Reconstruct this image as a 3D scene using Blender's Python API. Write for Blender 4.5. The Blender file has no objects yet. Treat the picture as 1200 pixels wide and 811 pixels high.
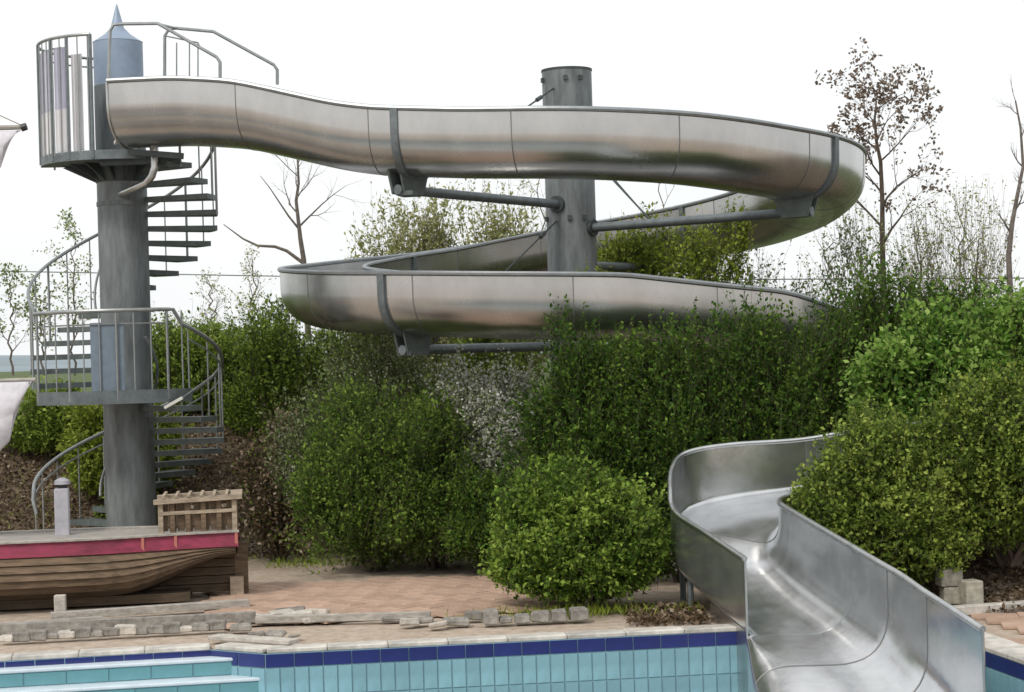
import bpy, math, random
import numpy as np
from mathutils import Vector, Matrix
random.seed(7); rng = np.random.default_rng(7)
S = bpy.context.scene
COL = S.collection
R = math.radians
# ------------------------------------------------------------ camera
FPX, CX, CY = 2200.0, 600.0, 405.5
CAMZ, ROLL, PITCH = 2.45, 0.030, 0.0048
cr, sr = math.cos(ROLL), math.sin(ROLL)
Rv = Vector((cr, 0, -sr)); Uv = Vector((sr, 0, cr)); Fv = Vector((0, 1, 0))
pm = Matrix.Rotation(PITCH, 3, 'X')
Rv = pm @ Rv; Uv = pm @ Uv; Fv = pm @ Fv
cam_d = bpy.data.cameras.new('camera'); cam = bpy.data.objects.new('camera', cam_d); COL.objects.link(cam)
cam_d.sensor_width = 36; cam_d.lens = 36 * FPX / 1200; cam_d.clip_start = .1; cam_d.clip_end = 3000
M3 = Matrix((Rv, Uv, -Fv)).transposed()
cam.matrix_world = Matrix.Translation((0, 0, CAMZ)) @ M3.to_4x4()
S.camera = cam
# ------------------------------------------------------------ light, exposure
S.view_settings.view_transform = 'Standard'; S.view_settings.look = 'None'
S.view_settings.exposure = 0.22; S.view_settings.gamma = 1
SUN_EL, SUN_AZ = R(48), R(215)     # azimuth clockwise from +Y: behind the camera, to the left
w = bpy.data.worlds.new('World'); S.world = w; w.use_nodes = True
nt = w.node_tree; nt.nodes.clear()
out = nt.nodes.new('ShaderNodeOutputWorld'); bg = nt.nodes.new('ShaderNodeBackground')
sky = nt.nodes.new('ShaderNodeTexSky'); sky.sky_type = 'NISHITA'; sky.sun_disc = False
sky.sun_elevation = SUN_EL; sky.sun_rotation = SUN_AZ; sky.air_density = 1.2; sky.dust_density = 3
tc = nt.nodes.new('ShaderNodeTexCoord'); nz = nt.nodes.new('ShaderNodeTexNoise'); nz.inputs['Scale'].default_value = 2.2
nz.inputs['Detail'].default_value = 6
mp = nt.nodes.new('ShaderNodeMapping'); mp.inputs['Scale'].default_value = (1, 1, 3)
rmp = nt.nodes.new('ShaderNodeValToRGB')
rmp.color_ramp.elements[0].position = .3; rmp.color_ramp.elements[0].color = (8.7, 8.9, 9.05, 1)
rmp.color_ramp.elements[1].position = .7; rmp.color_ramp.elements[1].color = (9.9, 9.9, 9.85, 1)
mx = nt.nodes.new('ShaderNodeMix'); mx.data_type = 'RGBA'; mx.inputs[0].default_value = .90
nt.links.new(tc.outputs['Generated'], mp.inputs['Vector']); nt.links.new(mp.outputs[0], nz.inputs['Vector'])
nt.links.new(nz.outputs['Fac'], rmp.inputs[0])
nt.links.new(sky.outputs[0], mx.inputs[6]); nt.links.new(rmp.outputs[0], mx.inputs[7])
nt.links.new(mx.outputs[2], bg.inputs[0]); bg.inputs[1].default_value = .1
nt.links.new(bg.outputs[0], out.inputs[0])
sl = bpy.data.lights.new('sun', 'SUN'); sl.energy = 1.5; sl.angle = R(10); sl.color = (1, .95, .87)
so = bpy.data.objects.new('sun', sl); COL.objects.link(so)
sd = Vector((math.sin(SUN_AZ) * math.cos(SUN_EL), math.cos(SUN_AZ) * math.cos(SUN_EL), math.sin(SUN_EL)))
so.rotation_euler = sd.to_track_quat('Z', 'Y').to_euler(); so.location = (-6, -4, 12)

# ------------------------------------------------------------ design helper: a point of the place at depth y
def W(px, py, y):
    d = Fv + Rv * ((px - CX) / FPX) - Uv * ((py - CY) / FPX)
    return Vector((0, 0, CAMZ)) + d * (y / d.y)
def G(px, py, z=0.0):
    d = Fv + Rv * ((px - CX) / FPX) - Uv * ((py - CY) / FPX)
    return Vector((0, 0, CAMZ)) + d * ((z - CAMZ) / d.z)

# ------------------------------------------------------------ materials
MATS = {}
def mat(name, col, rough=.6, metal=0.0, noise=0.0, nscale=8.0, bump=0.0, bscale=40.0, col2=None, spec=.5, stretch=None, rvar=0.0):
    if name in MATS: return MATS[name]
    m = bpy.data.materials.new(name); m.use_nodes = True; n = m.node_tree.nodes; l = m.node_tree.links
    b = n['Principled BSDF']; b.inputs['Roughness'].default_value = rough; b.inputs['Metallic'].default_value = metal
    b.inputs['Specular IOR Level'].default_value = spec
    b.inputs['Base Color'].default_value = (*col, 1)
    t = n.new('ShaderNodeTexCoord'); mpn = n.new('ShaderNodeMapping'); l.new(t.outputs['Object'], mpn.inputs[0])
    if stretch: mpn.inputs['Scale'].default_value = stretch
    if noise or col2:
        x = n.new('ShaderNodeTexNoise'); x.inputs['Scale'].default_value = nscale; x.inputs['Detail'].default_value = 4 if metal > .8 else 8
        x.inputs['Roughness'].default_value = .65
        l.new(mpn.outputs[0], x.inputs['Vector'])
        oi = n.new('ShaderNodeObjectInfo')
        r = n.new('ShaderNodeValToRGB'); c2 = col2 or tuple(c * (1 - noise) for c in col)
        c1 = tuple(min(1, c * (1 + noise * .4)) for c in col)
        r.color_ramp.elements[0].position = .35; r.color_ramp.elements[0].color = (*c2, 1)
        r.color_ramp.elements[1].position = .68; r.color_ramp.elements[1].color = (*c1, 1)
        l.new(x.outputs['Fac'], r.inputs[0])
        hs = n.new('ShaderNodeHueSaturation'); mr = n.new('ShaderNodeMapRange')
        mr.inputs['To Min'].default_value = 1 - noise * .35; mr.inputs['To Max'].default_value = 1 + noise * .3
        l.new(oi.outputs['Random'], mr.inputs[0]); l.new(mr.outputs[0], hs.inputs['Value'])
        l.new(r.outputs[0], hs.inputs['Color']); l.new(hs.outputs[0], b.inputs['Base Color'])
        if rvar:
            mr2 = n.new('ShaderNodeMapRange'); mr2.inputs['To Min'].default_value = max(0, rough - rvar); mr2.inputs['To Max'].default_value = rough + rvar
            l.new(x.outputs['Fac'], mr2.inputs[0]); l.new(mr2.outputs[0], b.inputs['Roughness'])
    if bump:
        x2 = n.new('ShaderNodeTexNoise'); x2.inputs['Scale'].default_value = bscale; x2.inputs['Detail'].default_value = 5
        l.new(mpn.outputs[0], x2.inputs['Vector'])
        bp = n.new('ShaderNodeBump'); bp.inputs['Strength'].default_value = bump; bp.inputs['Distance'].default_value = .02
        l.new(x2.outputs['Fac'], bp.inputs['Height']); l.new(bp.outputs[0], b.inputs['Normal'])
    MATS[name] = m; return m
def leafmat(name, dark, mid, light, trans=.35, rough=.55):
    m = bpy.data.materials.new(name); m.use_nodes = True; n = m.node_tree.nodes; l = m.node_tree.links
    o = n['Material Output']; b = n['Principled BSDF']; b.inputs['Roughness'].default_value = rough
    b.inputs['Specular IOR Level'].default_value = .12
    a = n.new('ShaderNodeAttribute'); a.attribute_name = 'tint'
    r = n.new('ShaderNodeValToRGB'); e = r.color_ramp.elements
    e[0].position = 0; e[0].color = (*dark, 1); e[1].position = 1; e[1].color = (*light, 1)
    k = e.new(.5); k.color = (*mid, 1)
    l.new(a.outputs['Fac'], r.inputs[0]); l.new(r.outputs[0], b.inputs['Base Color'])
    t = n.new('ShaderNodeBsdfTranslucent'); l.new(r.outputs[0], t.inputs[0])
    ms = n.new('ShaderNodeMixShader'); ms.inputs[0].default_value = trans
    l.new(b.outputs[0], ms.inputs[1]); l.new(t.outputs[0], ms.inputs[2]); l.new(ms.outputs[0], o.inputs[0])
    MATS[name] = m; return m

steel = mat('brushed_stainless', (.53, .53, .525), .26, .95, noise=.12, nscale=1.6, bump=.07, bscale=1.6, rvar=.06, stretch=(1.6, 1.6, .8))
steel_in = mat('polished_stainless', (.70, .71, .72), .20, .90, noise=.16, nscale=2.6, bump=.16, bscale=3.0, rvar=.11)
rim_d = mat('folded_rim', (.30, .32, .33), .42, .9, noise=.15)
rim_m = mat('rim_stainless', (.62, .63, .63), .33, 1.0, noise=.15)
seam_m = mat('weld_seam', (.22, .22, .22), .5, .8)
galv = mat('galvanised_steel', (.17, .195, .205), .5, .45, noise=.28, nscale=9, bump=.08, bscale=30)
galv_col = mat('galvanised_column', (.175, .195, .20), .55, .25, noise=.42, nscale=3.5, bump=.06, bscale=20, stretch=(2.5, 2.5, .5))
galv_top = mat('pale_blue_column_cap', (.27, .34, .44), .5, .2, noise=.12, nscale=4)
dark_st = mat('dark_steel', (.075, .09, .09), .6, .3, noise=.3)
green_st = mat('green_steel', (.13, .155, .15), .55, .3, noise=.3)
rail_m = mat('rail_steel', (.33, .35, .35), .42, .6, noise=.2)
white_bar = mat('pale_plastic', (.62, .62, .58), .5, noise=.1)
sheet_v = mat('violet_sheet', (.52, .52, .62), .5, noise=.2, nscale=3, stretch=(8, 8, .6))
sheet_w = mat('white_sheet', (.75, .75, .77), .5, noise=.12, nscale=3, stretch=(8, 8, .6))
canvas = mat('sail_canvas', (.66, .64, .68), .85, noise=.22, nscale=6, bump=.3, bscale=9)
rope_m = mat('rope', (.3, .27, .22), .9)
wood_hull = mat('weathered_hull_wood', (.17, .115, .07), .8, noise=.5, nscale=5, bump=.4, bscale=30, stretch=(.6, 4, 6))
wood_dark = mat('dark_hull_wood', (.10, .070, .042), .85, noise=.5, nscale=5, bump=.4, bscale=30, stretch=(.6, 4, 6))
wood_pale = mat('pale_wood', (.42, .34, .25), .8, noise=.4, nscale=7, bump=.3, bscale=30, stretch=(1, 3, 3))
wood_grey = mat('grey_board', (.40, .37, .33), .85, noise=.4, nscale=7, bump=.3, bscale=30, stretch=(1, 4, 4))
pinkp = mat('magenta_paint', (.25, .026, .062), .6, noise=.45, nscale=4, bump=.1, stretch=(.7, 3, 3))
stone_g = mat('grey_stone', (.30, .28, .25), .9, noise=.5, nscale=9, bump=.6, bscale=25)
stone_l = mat('pale_stone', (.56, .52, .46), .9, noise=.35, nscale=9, bump=.5, bscale=25)
brickm = mat('pale_concrete_block', (.40, .375, .31), .9, noise=.35, nscale=12, bump=.5, bscale=30)
paver_m = mat('pink_paver', (.45, .315, .235), .85, noise=.42, nscale=6, bump=.3, bscale=60, col2=(.40, .27, .20))
joint_m = mat('paver_bed', (.30, .22, .16), .95, noise=.4, nscale=20)
coping_m = mat('coping_stone', (.56, .53, .48), .75, noise=.35, nscale=7, bump=.2, bscale=50)
blue_t = mat('dark_blue_tile', (.022, .032, .165), .2, noise=.3, nscale=3)
light_t = mat('light_blue_tile', (.225, .42, .49), .35, noise=.25, nscale=3)
teal_t = mat('teal_step_tile', (.14, .33, .37), .25, noise=.2, nscale=2.5)
grout = mat('grout', (.24, .40, .46), .9, noise=.15)
pale_nose = mat('pale_blue_nosing', (.60, .68, .74), .4, noise=.12)
twigm = mat('olive_twig', (.10, .10, .05), .9)
bark = mat('bark', (.10, .075, .055), .9, noise=.4, nscale=20)
bark_l = mat('grey_bark', (.17, .145, .125), .9, noise=.4, nscale=20)
black_m = mat('black_collar', (.02, .02, .022), .5)
postw = mat('pale_grey_post', (.42, .41, .45), .6, noise=.2)

lm_dark = leafmat('dark_hedge_leaf', (0.0230, 0.0621, 0.0080), (0.0621, 0.1288, 0.0172), (0.1840, 0.2875, 0.0437), .38)
lm_spring = leafmat('spring_leaf', (0.0400, 0.0850, 0.0112), (0.1063, 0.1875, 0.0263), (0.2750, 0.3875, 0.0688), .4)
lm_mid = leafmat('mid_green_leaf', (.065, .115, .016), (.18, .27, .036), (.35, .45, .09), .4)
lm_round = leafmat('box_leaf', (0.0475, 0.1000, 0.0125), (0.1375, 0.2313, 0.0300), (0.3375, 0.4500, 0.0813), .3)
lm_olive = leafmat('olive_leaf', (0.0540, 0.0960, 0.0144), (0.1500, 0.2220, 0.0336), (0.3480, 0.4200, 0.0840), .3)
lm_bright = leafmat('bright_leaf', (.045, .12, .018), (.16, .30, .045), (.40, .55, .15), .45, .5)
lm_yellow = leafmat('yellow_green_leaf', (0.1100, 0.1650, 0.0176), (0.2420, 0.3190, 0.0385), (0.4400, 0.5060, 0.0990), .4)
lm_grey = leafmat('grey_green_leaf', (0.1000, 0.1500, 0.0500), (0.2500, 0.3250, 0.1250), (0.4750, 0.5250, 0.2750), .4)
lm_catkin = leafmat('catkin', (.17, .19, .05), (.32, .34, .12), (.50, .50, .26), .4)
lm_white = leafmat('blossom', (.35, .35, .28), (.60, .60, .54), (.80, .79, .75), .4)
lm_bud = leafmat('purple_bud', (0.1125, 0.0813, 0.0625), (0.2125, 0.1625, 0.1250), (0.3375, 0.2750, 0.2125), .4)
lm_brown = leafmat('dry_leaf', (.055, .036, .020), (.16, .11, .068), (.42, .34, .25), .15)

# ------------------------------------------------------------ mesh building
def wpos(o):
    v = Vector((0, 0, 0))
    while o: v = v + o.location; o = o.parent
    return v
class MB:
    def __init__(s): s.v = []; s.f = []
    def add(s, vs, fs):
        k = len(s.v); s.v += [tuple(p) for p in vs]; s.f += [tuple(i + k for i in f) for f in fs]; return s
    def box(s, c, size, rot=0.0, tilt=None):
        hx, hy, hz = size[0] / 2, size[1] / 2, size[2] / 2
        m = Matrix.Rotation(rot, 3, 'Z')
        if tilt: m = m @ Matrix.Rotation(tilt[0], 3, 'X') @ Matrix.Rotation(tilt[1], 3, 'Y')
        vs = [Vector(c) + m @ Vector((x * hx, y * hy, z * hz)) for x in (-1, 1) for y in (-1, 1) for z in (-1, 1)]
        return s.add(vs, [(0, 1, 3, 2), (4, 6, 7, 5), (0, 4, 5, 1), (2, 3, 7, 6), (0, 2, 6, 4), (1, 5, 7, 3)])
    def beam(s, a, b, w_, h_):
        a = Vector(a); b = Vector(b); d = (b - a).normalized()
        side = d.cross(Vector((0, 0, 1)));
        if side.length < 1e-4: side = Vector((1, 0, 0))
        side.normalize(); up = side.cross(d)
        vs = []
        for p in (a, b):
            for sx, sy in ((-1, -1), (1, -1), (1, 1), (-1, 1)): vs.append(p + side * sx * w_ / 2 + up * sy * h_ / 2)
        return s.add(vs, [(0, 3, 2, 1), (4, 5, 6, 7), (0, 1, 5, 4), (1, 2, 6, 5), (2, 3, 7, 6), (3, 0, 4, 7)])
    def tube(s, pts, r, n=8, cap=True):
        pts = [Vector(p) for p in pts]; k = len(s.v); rr = r if isinstance(r, (list, tuple)) else [r] * len(pts)
        up = None
        for i, p in enumerate(pts):
            d = (pts[min(i + 1, len(pts) - 1)] - pts[max(i - 1, 0)])
            if d.length < 1e-9: d = Vector((0, 0, 1))
            d.normalize()
            if up is None: up = d.orthogonal().normalized()
            else:
                up = up - d * up.dot(d)
                up = up.normalized() if up.length > 1e-6 else d.orthogonal().normalized()
            sd_ = d.cross(up)
            for j in range(n):
                a = 2 * math.pi * j / n
                s.v.append(tuple(p + (up * math.cos(a) + sd_ * math.sin(a)) * rr[i]))
        for i in range(len(pts) - 1):
            for j in range(n):
                a = k + i * n + j; b = k + i * n + (j + 1) % n
                s.f.append((a, b, b + n, a + n))
        if cap:
            s.f.append(tuple(k + j for j in range(n))[::-1]); s.f.append(tuple(k + (len(pts) - 1) * n + j for j in range(n)))
        return s
    def cyl(s, c, r, h, n=32, r2=None):
        c = Vector(c); return s.tube([c, c + Vector((0, 0, h))], [r, r if r2 is None else r2], n)
    def grid(s, rows, close=False):
        k = len(s.v); n = len(rows[0])
        for r in rows: s.v += [tuple(p) for p in r]
        for i in range(len(rows) - 1):
            for j in range(n - (0 if close else 1)):
                a = k + i * n + j; b = k + i * n + (j + 1) % n
                s.f.append((a, b, b + n, a + n))
        return s
    def build(s, name, m, parent=None, smooth=False, label=None, bevel=0.0, **kw):
        V = np.array(s.v); lo = V.min(0); hi = V.max(0)
        org = Vector(((lo[0] + hi[0]) / 2, (lo[1] + hi[1]) / 2, lo[2]))
        me = bpy.data.meshes.new(name); me.from_pydata([tuple(Vector(p) - org) for p in s.v], [], s.f); me.update()
        me.materials.append(m)
        if smooth: me.polygons.foreach_set('use_smooth', [True] * len(me.polygons))
        o = bpy.data.objects.new(name, me); COL.objects.link(o)
        o.location = org - (wpos(parent) if parent else Vector((0, 0, 0)))
        if parent: o.parent = parent
        if smooth:
            try: me.set_sharp_from_angle(angle=R(38))
            except Exception: pass
        if bevel:
            bm_ = o.modifiers.new('bevel', 'BEVEL'); bm_.width = bevel; bm_.segments = 1
        if label: o['label'] = label
        for k_, v_ in kw.items(): o[k_] = v_
        return o
def inst(name, me, loc, rot=(0, 0, 0), parent=None, scale=(1, 1, 1), **kw):
    o = bpy.data.objects.new(name, me); COL.objects.link(o)
    o.location = Vector(loc) - (wpos(parent) if parent else Vector((0, 0, 0))); o.rotation_euler = rot; o.scale = scale
    if parent: o.parent = parent
    for k_, v_ in kw.items(): o[k_] = v_
    return o
def thing(name, loc, label, cat, group=None, kind=None):
    o = bpy.data.objects.new(name, None); COL.objects.link(o); o.location = loc; o.empty_display_size = .2
    o['label'] = label
    if cat: o['category'] = cat
    if group: o['group'] = group
    if kind: o['kind'] = kind
    return o
def tag(o, label, cat, group=None):
    o['label'] = label; o['category'] = cat
    if group: o['group'] = group
    return o

# ------------------------------------------------------------ terrain
POOL = [(-11, 15.0), (-4.37, 16.04), (-2.69, 16.33), (-2.18, 16.0), (1.95, 16.5), (3.42, 16.68), (3.87, 14.18), (4.4, 11.2), (4.4, 6), (-11, 6)]
def smooth01(t): t = min(1, max(0, t)); return t * t * (3 - 2 * t)
def hgt(x, y):
    a = smooth01((y - 23.6) / 4.2) * 1.75
    b = smooth01((x - 3.3) / 1.4) * smooth01((y - 17.3) / 3.2) * 1.0
    h = max(a, b)
    h += smooth01((y - 30) / 30) * .3
    if h > .02: h += .05 * math.sin(x * 3.1 + y) * math.sin(y * 2.3 - x * .7) * min(1, h * 2)
    return h
def in_pool(x, y, m=.06):
    # signed test by even-odd on an outward-offset polygon (approximate)
    def inside(px, py):
        c = False; n = len(POOL); j = n - 1
        for i in range(n):
            xi, yi = POOL[i]; xj, yj = POOL[j]
            if (yi > py) != (yj > py) and px < (xj - xi) * (py - yi) / (yj - yi) + xi: c = not c
            j = i
        return c
    return any(inside(x + dx * m, y + dy * m) for dx, dy in ((0, 0), (1, 0), (-1, 0), (0, 1), (0, -1), (.7, .7), (-.7, .7), (.7, -.7), (-.7, -.7)))
def axis(vals):
    o = []
    for a, b, st in vals:
        n = max(1, round((b - a) / st)); o += [a + (b - a) * i / n for i in range(n)]
    o.append(vals[-1][1]); return o
xs = axis([(-1500, -60, 240), (-60, -12, 8), (-12, -6, .5), (-6, 7, .11), (7, 12, .5), (12, 60, 8), (60, 1500, 240)])
ys = axis([(-300, -10, 60), (-10, 5.5, 1.5), (5.5, 14, .17), (14, 18.2, .11), (18.2, 32, .28), (32, 60, 4), (60, 300, 40), (300, 2000, 300)])
gv = []; dirt = []
for y in ys:
    for x in xs:
        p = in_pool(x, y) if (-11.5 < x < 4.8 and 5.5 < y < 17) else False
        h = -1.75 if p else hgt(x, y)
        gv.append((x, y, h - (.0 if p else .03)))
        d_ = smooth01((h - .05) / .25) if not p else 0
        dirt.append(d_)
nx = len(xs); gf = [(j * nx + i, j * nx + i + 1, (j + 1) * nx + i + 1, (j + 1) * nx + i) for j in range(len(ys) - 1) for i in range(nx - 1)]
gm = bpy.data.materials.new('ground_material'); gm.use_nodes = True
n = gm.node_tree.nodes; l = gm.node_tree.links; b = n['Principled BSDF']; b.inputs['Roughness'].default_value = .95
t = n.new('ShaderNodeTexCoord')
def noise_(sc, det=8):
    q = n.new('ShaderNodeTexNoise'); q.inputs['Scale'].default_value = sc; q.inputs['Detail'].default_value = det; q.inputs['Roughness'].default_value = .7
    l.new(t.outputs['Object'], q.inputs['Vector']); return q
def ramp_(src, cols):
    r = n.new('ShaderNodeValToRGB'); e = r.color_ramp.elements
    e[0].position = cols[0][0]; e[0].color = (*cols[0][1], 1); e[1].position = cols[-1][0]; e[1].color = (*cols[-1][1], 1)
    for p_, c_ in cols[1:-1]: k = e.new(p_); k.color = (*c_, 1)
    l.new(src, r.inputs[0]); return r
n1 = noise_(9); n2 = noise_(2.5); n3 = noise_(30)
sand = ramp_(n1.outputs['Fac'], [(.3, (.30, .235, .175)), (.5, (.46, .37, .29)), (.7, (.56, .47, .38))])
litt = ramp_(n3.outputs['Fac'], [(.32, (.045, .030, .020)), (.5, (.11, .078, .05)), (.66, (.22, .165, .115))])
grs = ramp_(n2.outputs['Fac'], [(.3, (.05, .07, .02)), (.7, (.10, .14, .04))])
at = n.new('ShaderNodeAttribute'); at.attribute_name = 'bank'
m1 = n.new('ShaderNodeMix'); m1.data_type = 'RGBA'; l.new(at.outputs['Fac'], m1.inputs[0]); l.new(sand.outputs[0], m1.inputs[6]); l.new(litt.outputs[0], m1.inputs[7])
at2 = n.new('ShaderNodeAttribute'); at2.attribute_name = 'meadow'
m2 = n.new('ShaderNodeMix'); m2.data_type = 'RGBA'; l.new(at2.outputs['Fac'], m2.inputs[0]); l.new(m1.outputs[2], m2.inputs[6]); l.new(grs.outputs[0], m2.inputs[7])
l.new(m2.outputs[2], b.inputs['Base Color'])
bp = n.new('ShaderNodeBump'); bp.inputs['Strength'].default_value = .7; bp.inputs['Distance'].default_value = .03
l.new(n3.outputs['Fac'], bp.inputs['Height']); l.new(bp.outputs[0], b.inputs['Normal'])
me = bpy.data.meshes.new('ground'); me.from_pydata(gv, [], gf); me.materials.append(gm)
me.attributes.new('bank', 'FLOAT', 'POINT').data.foreach_set('value', dirt)
me.attributes.new('meadow', 'FLOAT', 'POINT').data.foreach_set('value', [smooth01((v[1] - 27.5) / 3) for v in gv])
me.polygons.foreach_set('use_smooth', [True] * len(me.polygons))
g = bpy.data.objects.new('ground', me); COL.objects.link(g); g['kind'] = 'structure'
# distant hills, pale bluish haze put into their colour
mb = MB(); rows = []
for k, (yy, hh) in enumerate(((500, 0), (620, 9), (800, 11), (1100, 0))):
    rows.append([(x, yy, 2 + hh * (0.35 + .65 * abs(math.sin(x * .006 + .8) * math.cos(x * .0023)))) for x in range(-900, 901, 30)])
mb.grid(rows).build('hills', mat('far_hill', (.26, .32, .35), .95, noise=.2, nscale=.02), smooth=True, kind='structure')

# ------------------------------------------------------------ pool
pool = thing('swimming_pool', (0, 16, -1.7), 'drained light blue tiled swimming pool with dark blue border tiles', 'swimming pool', kind='structure')
mb = MB()
for (x0, y0), (x1, y1) in zip(POOL[:-1], POOL[1:]):
    mb.add([(x0, y0, -1.7), (x1, y1, -1.7), (x1, y1, -.03), (x0, y0, -.03)], [(0, 1, 2, 3)])
mb.add([(x0, y0, -1.7), (POOL[0][0], POOL[0][1], -1.7), (POOL[0][0], POOL[0][1], -.03), (x0, y0, -.03)], [(0, 1, 2, 3)]) if False else None
mb.add([(-11, 6, -1.7), (-11, 15.0, -1.7), (-11, 15.0, -.03), (-11, 6, -.03)], [(0, 1, 2, 3)])
mb.build('basin_wall', grout, pool)
MB().add([(x, y, -1.7) for x, y in POOL][::-1], [tuple(range(len(POOL)))]).build('basin_floor', mat('dusty_pool_floor', (.36, .39, .38), .8, noise=.4, nscale=1.5), pool)
def tile_mesh(wd, ht, m, th=.008):
    q = MB(); e = .003
    hx, hz = wd / 2, ht / 2
    vs = [(-hx, 0, -hz), (hx, 0, -hz), (hx, 0, hz), (-hx, 0, hz), (-hx + e, -th, -hz + e), (hx - e, -th, -hz + e), (hx - e, -th, hz - e), (-hx + e, -th, hz - e)]
    q.add(vs, [(4, 5, 6, 7), (0, 1, 5, 4), (1, 2, 6, 5), (2, 3, 7, 6), (3, 0, 4, 7)])
    me_ = bpy.data.meshes.new('tile'); me_.from_pydata(q.v, [], q.f); me_.materials.append(m); return me_
tb = tile_mesh(.243, .113, blue_t); tl = tile_mesh(.1165, .240, light_t)
def wall_tiles(p, q, rows=3, blue=True, z0=-.035):
    p = Vector((*p, 0)); q = Vector((*q, 0)); d = (q - p); L = d.length; d.normalize(); a = math.atan2(d.y, d.x)
    nrm = Vector((d.y, -d.x, 0))
    nb = max(1, round(L / .249)); st = L / nb
    for i in range(nb):
        if blue: inst('border_tile', tb, p + d * (i + .5) * st + Vector((0, 0, z0 - .0585)) + nrm * .002, (0, 0, a), pool, (st / .249, 1, 1))
    nb = nb * 2; st = L / nb
    for r_ in range(rows):
        for i in range(nb):
            inst('wall_tile', tl, p + d * (i + .5) * st + Vector((0, 0, z0 - .119 - .123 - r_ * .246)) + nrm * .002,
                 (random.uniform(-.004, .004), 0, a + random.uniform(-.004, .004)), pool, (st / .1245 * .995, 1, 1))
wall_tiles((-2.18, 16.0), (1.95, 16.5)); wall_tiles((-2.69, 16.33), (-2.18, 16.0)); wall_tiles((1.95, 16.5), (3.42, 16.68), 1)
wall_tiles((3.42, 16.68), (3.87, 14.18), 2); wall_tiles((3.87, 14.18), (4.2, 12.3), 1)
for i in range(9):   # border of the alcove behind the steps
    p = Vector((-4.9, 15.957, 0)).lerp(Vector((-2.69, 16.33, 0)), (i + .5) / 9); a = math.atan2(.373, 2.21)
    inst('border_tile', tb, p + Vector((0, -.002, -.0935)), (0, 0, a), pool)
# coping slabs
cop = thing('pool_coping', (0, 16.2, -.03), 'pale stone coping along the pool edge', None, kind='structure')
def coping(p, q, wd=.20, n_=None, over=.012):
    p = Vector((*p, 0)); q = Vector((*q, 0)); d = q - p; L = d.length; d.normalize(); nr = Vector((-d.y, d.x, 0))
    n_ = n_ or max(1, round(L / .5))
    for i in range(n_):
        a0 = i / n_ * L + .002; a1 = (i + 1) / n_ * L - .002
        c = p + d * ((a0 + a1) / 2) + nr * (wd / 2 - over)
        MB().box((c.x, c.y, -.013 + random.uniform(-.002, .002)), (a1 - a0, wd, .042), math.atan2(d.y, d.x)).build('coping_slab', coping_m, cop, bevel=.008)
coping((-2.17, 16.03), (1.95, 16.5)); coping((-4.9, 15.957), (-2.70, 16.33), .20); coping((-2.66, 16.34), (-2.2, 16.04), .20, 1)
coping((3.44, 16.6), (3.87, 14.18), .32); coping((3.87, 14.18), (4.35, 11.4), .32); coping((-9, 15.3), (-4.9, 15.957), .3)
# steps descending into the pool at the left, following the short side wall
steps = thing('pool_steps', (-4, 15.6, -1.7), 'teal tiled steps with pale nosings descending into the pool', 'pool steps', kind='structure')
sw = Vector((.51, -.33, 0)).normalized(); base = Vector((-2.69, 16.33, 0)); ex = Vector((-2.21, -.373, 0)).normalized()
for k in range(4):
    zt = -.085 - k * .150
    e0 = base + sw * (.10 + .30 * k) - sw * .0
    fr = e0 + sw * .16     # front right end
    L = 4.6
    nrm = Vector((ex.y, -ex.x, 0)); 
    if nrm.y > 0: nrm = -nrm
    yb = .36
    a = fr; c_ = fr + ex * L
    bk0 = a - nrm * yb; bk1 = c_ - nrm * yb
    q = MB(); vs = [a, c_, bk1, bk0]
    q.add([(v.x, v.y, zt) for v in vs] + [(v.x, v.y, zt - .03) for v in vs], [(0, 1, 2, 3)[::-1], (4, 5, 6, 7), (0, 4, 5, 1)[::-1], (3, 2, 6, 7)[::-1], (0, 3, 7, 4)])
    q.build('step_tread', pale_nose, steps, bevel=.008)
    q = MB(); a2 = a - nrm * .02; c2 = c_ - nrm * .02; b2 = bk1; b3 = bk0
    q.add([(v.x, v.y, zt - .031) for v in (a2, c2, b2, b3)] + [(v.x, v.y, -1.69) for v in (a2, c2, b2, b3)],
          [(0, 4, 5, 1), (1, 5, 6, 2), (0, 3, 7, 4)]).build('step_block', grout, steps)
    nt_ = 13; st = L / nt_; ang = math.atan2(-ex.y, -ex.x)
    tm = tile_mesh(st - .006, .110, teal_t)
    for i in range(nt_):
        p = a2 + ex * ((i + .5) * st) + nrm * .001
        inst('riser_tile', tm, (p.x, p.y, zt - .031 - .058), (0, 0, ang), steps)

# paved area
pav = thing('paved_deck', (-1, 19, 0), 'pinkish paved area behind the pool', None, kind='structure')
PA = [(-3.0, 17.5), (.35, 18.1), (1.0, 20.9), (-3.4, 20.9)]
MB().add([(x, y, -.012) for x, y in PA], [(0, 1, 2, 3)]).build('paver_bed', joint_m, pav)
pm_ = MB(); L_, W_ = .392, .192
pm_.box((0, 0, 0), (L_, W_, .03)); mep = bpy.data.meshes.new('paver'); 
e = .006
vs = [(-L_/2, -W_/2, 0), (L_/2, -W_/2, 0), (L_/2, W_/2, 0), (-L_/2, W_/2, 0), (-L_/2+e, -W_/2+e, .02), (L_/2-e, -W_/2+e, .02), (L_/2-e, W_/2-e, .02), (-L_/2+e, W_/2-e, .02)]
mep.from_pydata(vs, [], [(4, 5, 6, 7), (0, 1, 5, 4), (1, 2, 6, 5), (2, 3, 7, 6), (3, 0, 4, 7)]); mep.materials.append(paver_m)
ang = R(128); ca, sa = math.cos(ang), math.sin(ang)
def in_poly(P, x, y):
    c = False; j = len(P) - 1
    for i in range(len(P)):
        xi, yi = P[i]; xj, yj = P[j]
        if (yi > y) != (yj > y) and x < (xj - xi) * (y - yi) / (yj - yi) + xi: c = not c
        j = i
    return c
cnt = 0
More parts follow.
